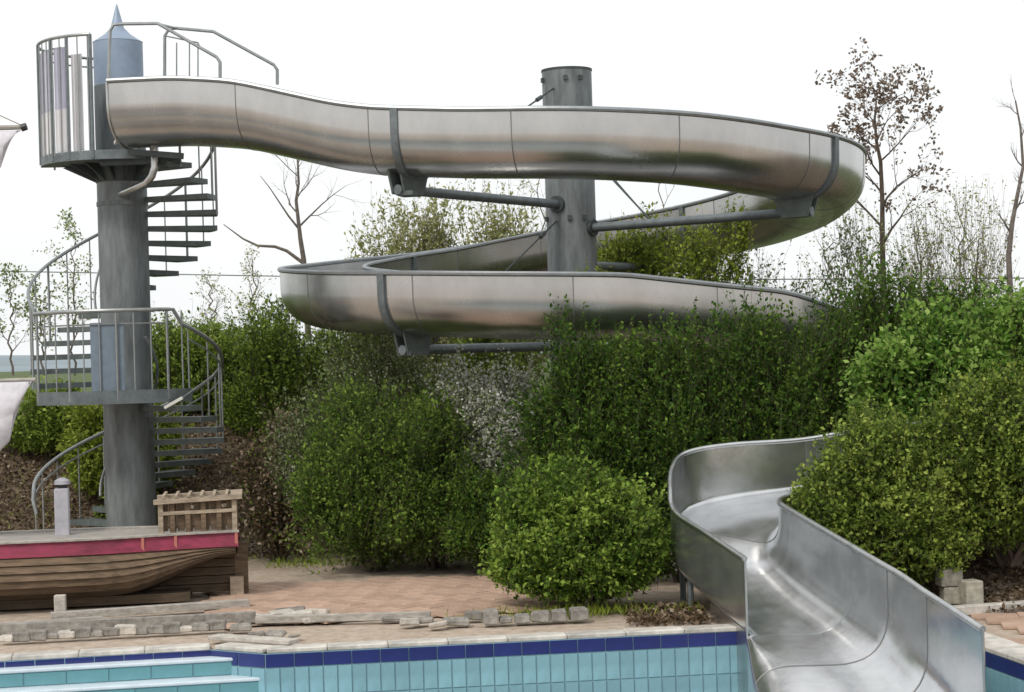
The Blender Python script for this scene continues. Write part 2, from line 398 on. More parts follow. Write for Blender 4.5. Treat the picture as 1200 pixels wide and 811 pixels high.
for i in range(-14, 15):
    for j in range(-24, 25):
        lx = i * .4 + (.2 if j % 2 else 0); ly = j * .2
        x = -1.1 + lx * ca - ly * sa; y = 19.4 + lx * sa + ly * ca
        if in_poly(PA, x, y) and y < 20.95 and cnt < 290:
            inst('paver', mep, (x, y, -.012 + random.uniform(-.002, .003)), (0, random.uniform(-.006, .006), ang), pav); cnt += 1
# right-hand paved strip and kerb by the bush bed
pv2 = thing('paved_strip', (4.6, 16, -.02), 'pink-brown paved strip beside the slide outlet', None, kind='structure')
for i in range(7):
    for j in range(4):
        x = 3.98 + j * .42 + i * -.06; y = 15.0 + i * .30
        if x > 3.86 - (y - 14.5) * .18 + .2:
            MB().box((x + .2, y, -.015), (.405, .285, .02), -.18).build('paving_slab', paver_m, pv2)
kerb = thing('garden_kerb', (4.6, 17, 0), 'pale kerb between paved strip and bush bed', None, kind='structure')
ka, kb = Vector((3.3, 16.78, 0)), Vector((6.0, 17.55, 0))
for i in range(5):
    c = ka.lerp(kb, (i + .5) / 5); MB().box((c.x, c.y, .02), (.55, .12, .09), math.atan2(.77, 2.7)).build('kerb_stone', coping_m, kerb, bevel=.01)

# ------------------------------------------------------------ big slide
CC = Vector((.82, 24.5, 0)); RR = 3.25
S0 = Vector((-4.50, 22.36, 0))
# tangent point angle from S0 (moving right along the near side)
best = None
for k in range(-600, 100):
    ph = R(k / 10); p = CC + Vector((math.sin(ph), -math.cos(ph), 0)) * RR; d = Vector((math.cos(ph), math.sin(ph), 0))
    e_ = (p - S0); c_ = abs(e_.x * d.y - e_.y * d.x)
    if e_.dot(d) > 0 and (best is None or c_ < best[0]): best = (c_, ph, p)
PH0, T0 = best[1], best[2]
def it(tab, x):
    if x <= tab[0][0]: return tab[0][1]
    for (a, za), (b_, zb) in zip(tab[:-1], tab[1:]):
        if x <= b_: return za + (zb - za) * (x - a) / (b_ - a)
    return tab[-1][1]
ztabX = [(-4.84, 5.78), (-3.7, 5.76), (-3.0, 5.68), (-2.35, 5.50), (-1.85, 5.36), (-1.4, 5.28), (-.4, 5.20), (.3, 5.165), (.82, 5.14)]
ztabP = [(-20, 5.185), (0, 5.14), (20, 5.07), (41, 4.96), (65, 4.90), (90, 4.82), (121, 4.60), (150, 4.44), (180, 4.27), (215, 3.97), (250, 3.76), (270, 3.66), (310, 3.47), (345, 3.35), (360, 3.31), (375, 3.27)]
path = []; info = []
L1 = (T0 - S0).length; n_ = int(L1 / .06)
for i in range(n_):
    p = S0.lerp(T0, i / n_); path.append(Vector((p.x, p.y, it(ztabX, p.x)))); info.append(('line', p.x))
ph = math.degrees(PH0)
while ph < 368:
    p = CC + Vector((math.sin(R(ph)), -math.cos(R(ph)), 0)) * RR
    path.append(Vector((p.x, p.y, it(ztabP, ph) if ph > 0 else it(ztabX, p.x)))); info.append(('arc', ph)); ph += 1.1
# straight on to the right, then a clockwise U turn behind the bushes back to the outlet
pe = path[-1].copy(); dr = Vector((math.cos(R(368)), math.sin(R(368)), 0))
zt2 = [(0, pe.z), (1.9, 3.05), (3.0, 2.62), (5.0, 2.0), (6.9, 1.66)]
u = 0; p = Vector((pe.x, pe.y, 0)); head = R(8)
dist = 0
def step_to(hd, ds):
    global p, dist
    p = p + Vector((math.cos(hd), math.sin(hd), 0)) * ds; dist += ds
    path.append(Vector((p.x, p.y, it(zt2, dist)))); info.append(('run', dist))
while dist < 1.2: head -= R(8) * .06 / 1.2; step_to(head, .06)
while p.x < 4.0: step_to(head, .06)
rt = (p.y - 18.66) / 2
while head > -math.pi + .01: head -= .06 / rt; step_to(max(head, -math.pi), .06)
while p.x > 3.72: step_to(-math.pi, .06)
# smooth z
Z = np.array([q.z for q in path]); ker = np.exp(-np.linspace(-2, 2, 15) ** 2); ker /= ker.sum()
Zp = np.concatenate([np.full(7, Z[0]), Z, np.full(7, Z[-1])]); Z = np.convolve(Zp, ker, 'valid')
for q, zz in zip(path, Z): q.z = float(zz)
acc = [0.0]
for a, b_ in zip(path[:-1], path[1:]): acc.append(acc[-1] + (b_ - a).length)
slide = thing('spiral_slide', (CC.x, CC.y, 0), 'long stainless steel spiral water slide looping around its column into the bushes', 'water slide')
HW, DP = .54, .72
def frame_at(i):
    a = path[max(i - 1, 0)]; b_ = path[min(i + 1, len(path) - 1)]; d = Vector((b_.x - a.x, b_.y - a.y, 0)).normalized()
    return d, Vector((d.y, -d.x, 0))       # side: to the right of travel = outside of the loop (near side)
def prof(hw, dp, n=22, ex_=.78):
    r = []
    for k in range(n + 1):
        t_ = math.pi * k / n; c = math.cos(t_); s_ = math.sin(t_)
        r.append((hw * math.copysign(abs(c) ** .86, c), -dp * .36 - dp * .64 * abs(s_) ** 1.0))
    return [(hw + .006, 0.0), (hw + .003, -dp * .17)] + r + [(-hw - .003, -dp * .17), (-hw - .006, 0.0)]
def sect(i, off=0.0):
    d, sd_ = frame_at(i); p = path[i]
    return [p + sd_ * a + Vector((0, 0, b_)) for a, b_ in prof(HW + off, DP + off)]
def trough(i0, i1, name='trough_section'):
    q = MB(); ring = []
    for i in range(i0, i1 + 1): ring.append(sect(i, 0) + sect(i, -.014)[::-1])
    q.grid(ring, close=True)
    n2_ = len(ring[0]); k = (len(ring) - 1) * n2_
    h_ = n2_ // 2
    for j in range(h_ - 1):
        q.f.append((j, n2_ - 1 - j, n2_ - 2 - j, j + 1)); q.f.append((k + j, k + j + 1, k + n2_ - 2 - j, k + n2_ - 1 - j))
    return q.build(name, steel, slide, smooth=True)
def find_s(sv): return min(range(len(acc)), key=lambda i: abs(acc[i] - sv))
def find_px(pred): return min(range(len(path)), key=pred)
arms_ph = [PH0 * 0 - R(37), R(53), R(143), R(233), R(323)]
tot = acc[-1]; seg = 1.62; cuts = [0] + [find_s(s_) for s_ in np.arange(seg * .98, tot - .5, seg)] + [len(path) - 1]
for a, b_ in zip(cuts[:-1], cuts[1:]): trough(a, b_)
def band(i0, i1, o0, o1, name, m, lip=0.0):
    q = MB(); ring = []
    for i in range(i0, i1 + 1): ring.append(sect(i, o1) + sect(i, o0)[::-1])
    q.grid(ring, close=True); n2_ = len(ring[0]); k = (len(ring) - 1) * n2_
    for j in range(n2_ // 2 - 1):
        q.f.append((j, n2_ - 1 - j, n2_ - 2 - j, j + 1)); q.f.append((k + j, k + j + 1, k + n2_ - 2 - j, k + n2_ - 1 - j))
    return q.build(name, m, slide, smooth=True)
def fine_band(sv, wd, o0, o1, name, m):
    # narrow band at arc length sv
    q = MB(); ring = []
    for s_ in (sv - wd / 2, sv + wd / 2):
        i = max(0, min(len(path) - 2, int(np.searchsorted(acc, s_)) - 1)); f = (s_ - acc[i]) / max(1e-6, acc[i + 1] - acc[i])
        A = sect(i, o1); B = sect(i + 1, o1); A2 = sect(i, o0); B2 = sect(i + 1, o0)
        ring.append([x_.lerp(y_, f) for x_, y_ in zip(A, B)] + [x_.lerp(y_, f) for x_, y_ in zip(A2, B2)][::-1])
    q.grid(ring, close=True); n2_ = len(ring[0])
    for j in range(n2_ // 2 - 1):
        q.f.append((j, n2_ - 1 - j, n2_ - 2 - j, j + 1)); q.f.append((n2_ + j, n2_ + j + 1, 2 * n2_ - 2 - j, 2 * n2_ - 1 - j))
    return q.build(name, m, slide, smooth=True)
for c in cuts[1:-1]:
    fine_band(acc[c], .012, -.002, .003, 'joint_strip', seam_m)
for side, nm in ((1, 'rim_tube'), (-1, 'rim_tube')):
    pts = []
    for i in range(0, len(path), 2):
        d, sd_ = frame_at(i); pts.append(path[i] + sd_ * side * (HW + .004) + Vector((0, 0, .006)))
    MB().tube(pts, .031, 8).build(nm, rim_d, slide, smooth=True)
# closing end sheet at the start
i = 0
q = MB(); ring = sect(0, .01); q.tube(ring, .014, 6).build('end_flange', rim_m, slide, smooth=True)
# column
colz = W(668, 84, 24.5).z
MB().cyl((CC.x, CC.y, -.05), .325, colz + .05, 40).build('column', galv_col, slide, smooth=True)
MB().cyl((CC.x, CC.y, colz), .333, .025, 40).build('column_cap', dark_st, slide, smooth=True)
for zz in (colz - .12, colz - .9, 4.2, 3.2):
    for a in (200, 265, 300):
        MB().box((CC.x + math.cos(R(a)) * .333, CC.y + math.sin(R(a)) * .333, zz), (.05, .05, .06), R(a)).build('bolt_plate', dark_st, slide)
def arc_index(phd):
    return min((i for i in range(len(info)) if info[i][0] == 'arc'), key=lambda i: abs(info[i][1] - phd))
def arm(idx, drop=.20):
    d, sd_ = frame_at(idx); p = path[idx]; zb = p.z - DP - drop
    fine_band(acc[idx], .085, 0.0, .03, 'support_band', galv)
    out_ = Vector((p.x, p.y, zb)); c = Vector((CC.x, CC.y, zb)); dd = (out_ - c).normalized()
    end = out_ + dd * .22
    am = MB().tube([c + dd * .32, end], .058, 12).build('support_arm', galv, slide, smooth=True)
    MB().tube([c + dd * .31, c + dd * .36], .11, 16).build('arm_flange', dark_st, am, smooth=True)
    # cradle: gusset plate between arm and trough
    q = MB()
    for s_ in (-1, 1):
        o_ = d * s_ * .07
        v0 = out_ + dd * .20 + o_; v1 = out_ - dd * .16 + o_
        pts = [v0 - Vector((0, 0, .05)), v1 - Vector((0, 0, .05)), v1 - dd * .10 + Vector((0, 0, drop + .07)), v0 + dd * .10 + Vector((0, 0, drop + .12))]
        th = d * .012
        q.add([x_ - th for x_ in pts] + [x_ + th for x_ in pts], [(0, 1, 2, 3), (7, 6, 5, 4), (0, 4, 5, 1), (1, 5, 6, 2), (2, 6, 7, 3), (3, 7, 4, 0)])
    q.box(out_ + dd * .02 + Vector((0, 0, -.04)), (.20, .34, .05), math.atan2(d.y, d.x))
    q.build('cradle_bracket', green_st, am)
    return out_, dd
iA = min((i for i in range(len(path) // 2)), key=lambda i: abs((path[i] + frame_at(i)[1] * HW).x / (path[i] + frame_at(i)[1] * HW).y * FPX + 600 - 470))
oA = arm(iA, .16)
oB = arm(arc_index(55), .14); oC = arm(arc_index(143), .16); oD = arm(arc_index(233), .16); oE = arm(arc_index(323), .16)
def stay(a, b_):
    sr_ = MB().tube([a, b_], .012, 6).build('stay_rod', dark_st, slide)
    m_ = Vector(a).lerp(Vector(b_), .12); MB().tube([m_ - (Vector(b_) - Vector(a)).normalized() * .06, m_ + (Vector(b_) - Vector(a)).normalized() * .06], .028, 8).build('turnbuckle', dark_st, sr_)
top = lambda dd, z: Vector((CC.x, CC.y, z)) + dd * .33
stay(top(oA[1], colz - .25), oA[0] - oA[1] * .25 + Vector((0, 0, .12)))
stay(top(oB[1], 5.0), Vector((CC.x, CC.y, oB[0].z)) + oB[1] * 1.25)
stay(top(oE[1], oA[0].z - .22), oE[0] - oE[1] * .3 + Vector((0, 0, .05)))
stay(top(oC[1], 5.2), oC[0] - oC[1] * .3)

# ---- outlet chute
def bez(p0, p1, p2, n=8): return [p0 * (1 - t_) ** 2 + p1 * 2 * t_ * (1 - t_) + p2 * t_ * t_ for t_ in [k / n for k in range(n + 1)]]
def fillet(ctrl, rads, n=8):
    pts = [ctrl[0]]
    for i in range(1, len(ctrl) - 1):
        a, b_, c = ctrl[i - 1], ctrl[i], ctrl[i + 1]; r_ = rads[i - 1]
        p0 = b_ + (a - b_).normalized() * min(r_, (a - b_).length * .48 if i > 1 else (a - b_).length * .9)
        p2 = b_ + (c - b_).normalized() * min(r_, (c - b_).length * .48 if i < len(ctrl) - 2 else (c - b_).length * .9)
        pts += bez(p0, b_, p2, n)
    pts.append(ctrl[-1]); o_ = [pts[0]]; seg_n = []
    for a, b_ in zip(pts[:-1], pts[1:]):
        i_ = len(seg_n); seg_n.append(1); o_ += ([a.lerp(b_, .06), a.lerp(b_, .5), a.lerp(b_, .94)] if i_ in (0, n + 1, 2 * n + 2) else []) + [b_]
    return o_
def catmull(P, n=8):
    P = [np.array(p_, float) for p_ in P]; P = [2 * P[0] - P[1]] + P + [2 * P[-1] - P[-2]]; o = []
    for i in range(1, len(P) - 2):
        for k in range(n):
            t_ = k / n; a, b_, c, d = P[i - 1:i + 3]
            o.append(.5 * ((2 * b_) + (-a + c) * t_ + (2 * a - 5 * b_ + 4 * c - d) * t_ ** 2 + (-a + 3 * b_ - 3 * c + d) * t_ ** 3))
    o.append(P[-2]); return o
#        Ox    Oy    Oz    Ix    Iy    Iz   Obot  Ibot  rO   rI
KA = [(3.72, 19.19, 1.62, 3.72, 18.11, 1.42, 1.12, 1.00, .06, .20),
      (2.97, 19.19, 1.50, 2.96, 18.10, 1.12, 1.00, .86, .05, .20),
      (2.20, 19.14, 1.47, 2.72, 18.03, 1.05, .92, .77, .05, .22),
      (1.74, 19.02, 1.41, 2.58, 17.93, 1.015, .83, .66, .05, .24),
      (1.565, 18.72, 1.29, 2.49, 17.78, .998, .70, .55, .06, .28),
      (1.50, 18.30, 1.10, 2.465, 17.60, .985, .50, .43, .12, .34),
      (1.505, 17.88, .91, 2.515, 17.38, .946, .34, .31, .12, .38),
      (1.72, 17.10, .77, 2.66, 16.87, .852, .13, .14, .12, .42),
      (1.957, 16.25, .626, 2.87, 16.13, .716, -.04, -.03, .10, .44)]
secA = catmull(KA, 8)
def secpts(v, off=0.0):
    O = Vector(v[0:3]); I = Vector(v[3:6]); ax = Vector((I.x - O.x, I.y - O.y, 0)).normalized()
    O = O - ax * off; I = I + ax * off
    return fillet([O, Vector((O.x, O.y, v[6] - off)), Vector((I.x, I.y, v[7] - off)), I], [v[8], v[9]])
def sheet(secs, fn, name, m, parent, t0=-.007, t1=.007):
    q = MB(); ring = [fn(v, t1) + fn(v, t0)[::-1] for v in secs]; q.grid(ring, close=True)
    n2_ = len(ring[0]); k = (len(ring) - 1) * n2_
    for j in range(n2_ // 2 - 1):
        q.f.append((j, n2_ - 1 - j, n2_ - 2 - j, j + 1)); q.f.append((k + j, k + j + 1, k + n2_ - 2 - j, k + n2_ - 1 - j))
    return q.build(name, m, parent, smooth=True)
cA = [0, 8, 32, 48, 64]
for a, b_ in zip(cA[:-1], cA[1:]): sheet(secA[a:b_ + 1], secpts, 'outlet_section', steel_in, slide)
# run-out over the pool edge: wall only on the inner side, floor rolls down on the open side
#       Lx    Ly    Ix    Iy    Iz   fl    rI
KB = [(1.957, 16.245, 2.87, 16.125, .716, -.04, .44, .02),
      (1.935, 15.98, 2.925, 15.92, .680, -.09, .44, .10),
      (1.885, 15.65, 3.01, 15.62, .625, -.165, .45, .30),
      (1.845, 15.30, 3.105, 15.31, .566, -.255, .46, .42),
      (1.79, 14.80, 3.20, 14.88, .483, -.40, .47, .45),
      (1.72, 14.20, 3.32, 14.40, .394, -.56, .47, .45),
      (1.65, 13.60, 3.43, 13.95, .308, -.66, .47, .45)]
secB = catmull(KB, 8)
def secptsB(v, off=0.0):
    I = Vector((v[2], v[3], v[4])); L = Vector((v[0], v[1], v[5])); ax = Vector((I.x - L.x, I.y - L.y, 0)).normalized()
    return fillet([L + Vector((0, 0, -.55)) - ax * off, L + Vector((0, 0, -off)) - ax * off, Vector((I.x, I.y, v[5] - off)) + ax * off, I + ax * off], [max(.02, v[7]), v[6]], 10)
cB = [0, 19, 33, 48]
for a, b_ in zip(cB[:-1], cB[1:]): sheet(secB[a:b_ + 1], secptsB, 'outlet_section', steel_in, slide)
for k in (19, 33):
    MB().tube([p_ + Vector((0, 0, .0)) for p_ in secptsB(secB[k], -.009)], .006, 5).build('weld_seam', seam_m, slide, smooth=True)
for k in (8, 32):
    MB().tube(secpts(secA[k], -.008), .005, 5).build('weld_seam', seam_m, slide, smooth=True)
# tall edge of the short wall where it stops over the pool
E = Vector((1.957, 16.25, .626))
MB().box((E.x, E.y, -.10), (.018, .03, 1.46), .2).build('end_post', rim_m, slide, bevel=.004)
MB().add([(1.73, 17.07, .14), (1.95, 16.27, 0), (1.95, 16.27, -.7), (1.73, 17.07, -.7), (1.742, 17.07, .14), (1.962, 16.27, 0), (1.962, 16.27, -.7), (1.742, 17.07, -.7)],
         [(0, 1, 2, 3), (7, 6, 5, 4), (0, 4, 5, 1), (1, 5, 6, 2), (2, 6, 7, 3), (3, 7, 4, 0)]).build('side_plate', steel, slide)
e1 = secptsB(secB[-1]); MB().tube(e1, .012, 6).build('end_flange', rim_m, slide, smooth=True)
Opts = [Vector(v[0:3]) for v in secA]; Ipts = [Vector(v[3:6]) for v in secA] + [Vector(v[2:5]) for v in secB[1:]]
MB().tube(Opts, .026, 10).build('rim_tube', rim_m, slide, smooth=True)
MB().tube(Ipts, .028, 10).build('rim_tube', rim_m, slide, smooth=True)
for x_, y_ in ((1.62, 18.6), (1.62, 17.8), (2.7, 18.6)):
    MB().tube([(x_, y_, -.05), (x_, y_, .5)], .03, 8).build('foot_post', galv, slide, smooth=True)

# ------------------------------------------------------------ stair tower
TY = 23.4; TC = W(149, 430, TY); TX = TC.x
tower = thing('stair_tower', (TX, TY, 0), 'grey steel spiral stair tower with pointed cap beside the slide', 'stair tower')
ztop = W(138, 50, TY).z; zap = W(137, 5, TY).z
MB().cyl((TX, TY, -.05), .308, ztop - .55 + .05, 40).build('column', galv_col, tower, smooth=True)
MB().cyl((TX, TY, ztop - .55), .305, .55, 40).build('column_head', galv_top, tower, smooth=True)
MB().tube([(TX, TY, ztop), (TX, TY, ztop + .10), (TX, TY, ztop + .18), (TX, TY, zap)], [.31, .16, .085, .006], 32).build('pointed_cap', galv_top, tower, smooth=True)
RO = 1.17; ZL = 2.10; ZU = 5.02; RISE = .175; DA = 16.5
def pt(r_, adeg, z): return Vector((TX + r_ * math.cos(R(adeg)), TY + r_ * math.sin(R(adeg)), z))
def tread(adeg, z, name='tread'):
    q = MB(); h = DA / 2 * 1.08; pts = [pt(.30, adeg - h, z), pt(RO, adeg - h, z), pt(RO, adeg, z), pt(RO, adeg + h, z), pt(.30, adeg + h, z)]
    low = [p_ - Vector((0, 0, .065)) for p_ in pts]
    q.add(pts + low, [(0, 1, 2, 3, 4), (9, 8, 7, 6, 5)] + [(i, i + 5, (i + 1) % 5 + 5, (i + 1) % 5) for i in range(5)])
    return q.build(name, green_st, tower)
def platform(a0, a1, z, ro, name):
    q = MB(); k = 24; rows = []
    for i in range(k + 1):
        a = a0 + (a1 - a0) * i / k; rows.append([pt(.31, a, z), pt(ro, a, z), pt(ro, a, z - .075), pt(.31, a, z - .075)])
    q.grid(rows, close=True); q.f.append((0, 1, 2, 3)[::-1]); q.f.append(tuple(k * 4 + j for j in range(4)))
    return q.build(name, galv, tower)
for zz in (2.02, 4.45):
    MB().cyl((TX, TY, zz), .318, .05, 36).build('joint_ring', galv_col, tower, smooth=True)
for zz in (2.5, 4.9):
    MB().cyl((CC.x, CC.y, zz), .335, .05, 36).build('joint_ring', galv_col, slide, smooth=True)
# lower flight: from the left front, behind the column, up on the right
zr = []
for k in range(14):     # rises clockwise to the landing
    a = 188 - k * 17.5; z = .145 * (k + .5); tread(a, z); zr.append((a, z))
def helix(z_of, a0, a1, r_, st=4.0):
    n_ = max(2, int(abs(a1 - a0) / st)); return [pt(r_, a0 + (a1 - a0) * i / n_, z_of(a0 + (a1 - a0) * i / n_)) for i in range(n_ + 1)]
lowz = lambda a: .07 + (188 - a) / 17.5 * .145
upz = lambda a: ZL + .175 + (206 - a) / DA * .175
hr = helix(lambda a: lowz(a) + .95, 196, -44, RO)
MB().tube([hr[0] + Vector((0.04, -.06, -.28)), hr[0] + Vector((.0, -.05, -.1))] + hr, .024, 8).build('handrail', rail_m, tower, smooth=True)
MB().tube(helix(lambda a: lowz(a) + .80, 194, -40, RO), .012, 6).build('mid_rail', rail_m, tower, smooth=True)
MB().tube(helix(lambda a: lowz(a) + .85, 196, -40, .37), .018, 8).build('inner_handrail', rail_m, tower, smooth=True)
for k in range(14):
    a = 188 - k * 17.5
    MB().tube([pt(RO - .01, a, lowz(a) - .05), pt(RO - .01, a, lowz(a) + .91)], .011, 6).build('baluster', rail_m, tower)
# landing in front
land = platform(214, 322, ZL, RO, 'landing')
fl = [pt(RO, 206, upz(206) + .95)] + [pt(RO, a, ZL + 1.02) for a in range(216, 324, 4)]
ln = []
for a in range(214, 318, 4): ln.append(pt(RO, a, ZL + 1.02))
ends = [pt(RO, 326, ZL + 1.0), pt(RO, 338, ZL + .88), pt(RO, 350, ZL + .62), pt(RO, 360, ZL + .35), pt(RO, 362, ZL + .0), pt(RO, 362, ZL - .5)]
MB().tube(ln[:-1] + [hr[-1]], .024, 8).build('landing_handrail', rail_m, tower, smooth=True)
MB().tube([pt(RO - .02, a, ZL + .86) for a in range(214, 312, 4)], .010, 6).build('landing_mid_rail', rail_m, tower, smooth=True)
MB().grid([[pt(RO + .004, a, ZL + .07), pt(RO + .004, a, ZL - .09)] for a in range(214, 323, 4)]).build('kick_plate', galv, land)
for i, a in enumerate(range(216, 318, 10)):
    MB().tube([pt(RO - .01, a, ZL - .05), pt(RO - .01, a, ZL + 1.01)], .018 if i % 3 == 0 else .010, 6).build('baluster', rail_m, tower)
# light sheet between two landing posts
MB().grid([[pt(RO - .03, a, ZL + .88), pt(RO - .03, a, ZL + .06)] for a in (260, 265, 270, 275, 280)]).build('infill_sheet', mat('dull_blue_sheet', (.17, .22, .27), .5, noise=.2), tower)
MB().grid([[pt(RO - .034, a, ZL + .88), pt(RO - .034, a, ZL + .06)] for a in (260, 265, 270, 275, 280)][::-1]).build('infill_backing', galv_top, tower)
MB().beam(W(193, 478, 22.4), W(214, 466, 22.35), .03, .035).build('pale_bar', white_bar, tower)
MB().tube([W(214, 466, 22.35), W(250, 440, 22.7)], .010, 6).build('thin_bar', rail_m, tower)
# upper flight
NU = 17
for k in range(NU - 1):
    a = 206 - k * DA; z = ZL + .175 * (k + 1); tread(a, z)
    MB().tube([pt(RO - .01, a, z - .06), pt(RO - .01, a, z + .96)], .017 if k % 3 == 0 else .010, 6).build('baluster', rail_m, tower)
hh = helix(lambda a: upz(a) + .97, 213, -45, RO)
MB().tube([pt(RO, 214, ZL + .9)] + hh, .022, 8).build('handrail', rail_m, tower, smooth=True)
MB().tube(helix(lambda a: upz(a) + .88, 206, -40, .37), .016, 8).build('inner_handrail', rail_m, tower, smooth=True)
# upper platform: front and left
RP = .97
plat = platform(188, 306, ZU, RP, 'platform')
MB().grid([[pt(RP + .005, a, ZU + .03), pt(RP + .005, a, ZU - .08)] for a in range(188, 300, 4)]).build('kick_plate', galv, plat)
for a in range(178, 320, 22):   # gussets below the platform
    q = MB(); d = Vector((math.cos(R(a)), math.sin(R(a)), 0)); s_ = Vector((-d.y, d.x, 0)) * .012
    c = Vector((TX, TY, 0))
    pts = [c + d * .30 + Vector((0, 0, ZU - .07)), c + d * .74 + Vector((0, 0, ZU - .07)), c + d * .30 + Vector((0, 0, ZU - .28))]
    q.add([x_ - s_ for x_ in pts] + [x_ + s_ for x_ in pts], [(0, 1, 2), (5, 4, 3), (0, 3, 4, 1), (1, 4, 5, 2), (2, 5, 3, 0)]).build('gusset', dark_st, plat)
MB().tube([(TX, TY, ZU - .28), (TX, TY, ZU - .07)], [.315, .44], 32, cap=False).build('collar', dark_st, tower, smooth=True)
MB().tube([pt(RP, a, ZU + 1.42) for a in range(166, 266, 4)], .020, 8).build('platform_handrail', rail_m, tower, smooth=True)
MB().tube([pt(RP, a, ZU + 1.42) for a in range(166, 96, -4)], .018, 8).build('platform_handrail', rail_m, tower, smooth=True)
MB().tube([pt(RP - .03, a, ZU + 1.30) for a in range(100, 240, 4)], .011, 6).build('platform_mid_rail', rail_m, tower, smooth=True)
for a in (197, 226, 243, 262, 160, 125):
    MB().tube([pt(RP, a, ZU - .06), pt(RP, a, ZU + 1.42)], .022 if a > 180 else .014, 8).build('platform_post', galv, tower, smooth=True)
def wavy(a0, a1, z0, z1, r_, m, name):
    rows = []
    k = 28
    for i in range(k + 1):
        a = a0 + (a1 - a0) * i / k; rr_ = r_ + .012 * math.sin(i * 1.9); rows.append([pt(rr_, a, z1), pt(rr_, a, z0), pt(rr_ - .01, a, z0), pt(rr_ - .01, a, z1)])
    return MB().grid(rows, close=True).build(name, m, tower)
for a0, a1 in ((199, 224), (228, 241.5)):
    wavy(a0, a1, ZU + .56, ZU + 1.30, RP - .025, sheet_v, 'upper_sheet'); wavy(a0, a1, ZU + .04, ZU + .555, RP - .025, sheet_w, 'lower_sheet')
wavy(245, 254, ZU + .04, ZU + 1.2, RP - .04, sheet_w, 'lower_sheet')
for a in range(204, 262, 8):
    MB().tube([pt(RP, a, ZU), pt(RP, a, ZU + 1.42)], .009, 6).build('platform_baluster', rail_m, tower)
# rails beside the start of the slide
def rail(pts, r_=.02, name='start_rail'): MB().tube(pts, r_, 8).build(name, rail_m, tower, smooth=True)
yn, yf = 21.95, 23.02
rail([W(127, 96, yn), W(128, 60, yn), W(129, 36, yn), W(133, 29, yn), W(143, 28, yn), W(185, 27.5, yn), W(254, 67, yn - .12), W(258, 73, yn - .12), W(258, 95, yn - .12)])
rail([W(193, 95, yf), W(193, 42, yf), W(198, 34, yf), W(206, 33, yf), W(250, 37, yf), W(321, 76, yf - .2), W(325, 82, yf - .2), W(325, 99, yf - .2)])
rail([W(185, 28, yn), W(206, 33, yf)], .015)
for x_ in (207, 222, 232): rail([W(x_, 95, yf + .15), W(x_, 50, yf + .15)], .009, 'baluster')
rail([W(193, 42, yf + .15), W(232, 50, yf + .15), W(236, 58, yf + .15)], .009, 'thin_rail')
# feed pipe below the start
pp = [W(181, 168, 22.5), W(181, 196, 22.5), W(178, 206, 22.5), W(172, 214, 22.55), W(150, 224, 22.9), W(140, 228, 23.15)]
MB().tube(pp, .048, 12).build('feed_pipe', rim_m, tower, smooth=True)
MB().beam(W(135, 168, 22.3), W(142, 153, 22.0), .03, .03).build('pale_bar', white_bar, tower)
MB().beam(W(118, 190, 22.6), W(212, 187, 22.6), .10, .09).build('platform_beam', dark_st, tower)
MB().beam(W(150, 178, 22.3), W(215, 183, 22.3), .06, .07).build('platform_beam', dark_st, tower)
MB().cyl((TX, TY, 0), .5, .06, 32).build('base_plate', stone_l, tower)

# ------------------------------------------------------------ play boat
bs = Vector((-2.98, 20.0, 0)); bd = Vector((-1, -.135, 0)).normalized(); bn = Vector((bd.y, -bd.x, 0))
if bn.y > 0: bn = -bn      # towards the pool
boat = thing('play_boat', (bs.x - 2.5, bs.y, 0), 'old wooden play ship with magenta band and clinker planks', 'play ship')
BL = 6.6
def hull(s_, u, side=1, off=0.0):
    # s_ metres from the stern, u 0 at gunwale .. 1 at hull bottom
    e_ = min(1, s_ / 1.7); be = smooth01(min(1, (BL - s_) / 2.2 + .02))
    wg = (.38 + .26 * smooth01(e_)) * (.12 + .88 * be)
    zk = .02 + .42 * (1 - smooth01(min(1, s_ / 1.25))) + .45 * (1 - be) ** 2
    zg = .545 + .10 * (1 - be)
    if u < 0: y_ = wg; z = zg - u * .145
    else:
        z = zg - (zg - zk) * u; y_ = wg * (1 - u ** 4.5) ** .6 + .03 + .13 * math.sin(math.pi * min(1, u * 1.1)) * smooth01(e_)
    p_ = bs + bd * s_ + bn * side * (y_ + off); return Vector((p_.x, p_.y, z))
NP = 7
for side in (1, -1):
    for k in range(NP):
        u0, u1 = k / NP, (k + 1) / NP; rows = []
        for i in range(31):
            s_ = .02 + (BL - .04) * i / 30
            rows.append([hull(s_, u0 + .01, side, .0), hull(s_, u1, side, .028), hull(s_, u1, side, .0), hull(s_, u0 + .01, side, -.012)])
        q = MB().grid(rows, close=True); q.f.append((0, 1, 2, 3)); q.f.append((120, 121, 122, 123)[::-1])
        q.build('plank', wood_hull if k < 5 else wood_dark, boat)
    rows = []
    for i in range(31):
        s_ = -.01 + (BL) * i / 30; rows.append([hull(s_, -1, side, .03), hull(s_, -.0, side, .03), hull(s_, 0, side, -.01), hull(s_, -1, side, -.01)])
    q = MB().grid(rows, close=True); q.f.append((0, 1, 2, 3)); q.f.append((120, 121, 122, 123)[::-1]); q.build('painted_band', pinkp, boat)
    MB().tube([hull(-.01 + BL * i / 30, -.55, side, .032) for i in range(31)], .008, 6).build('band_batten', pinkp, boat, smooth=True)
    MB().grid([[hull(-.02 + BL * i / 30, -1.13, side, .06), hull(-.02 + BL * i / 30, -1.0, side, .06), hull(-.02 + BL * i / 30, -1.0, side, -.07), hull(-.02 + BL * i / 30, -1.13, side, -.07)] for i in range(31)], close=True).build('gunwale', wood_grey, boat)
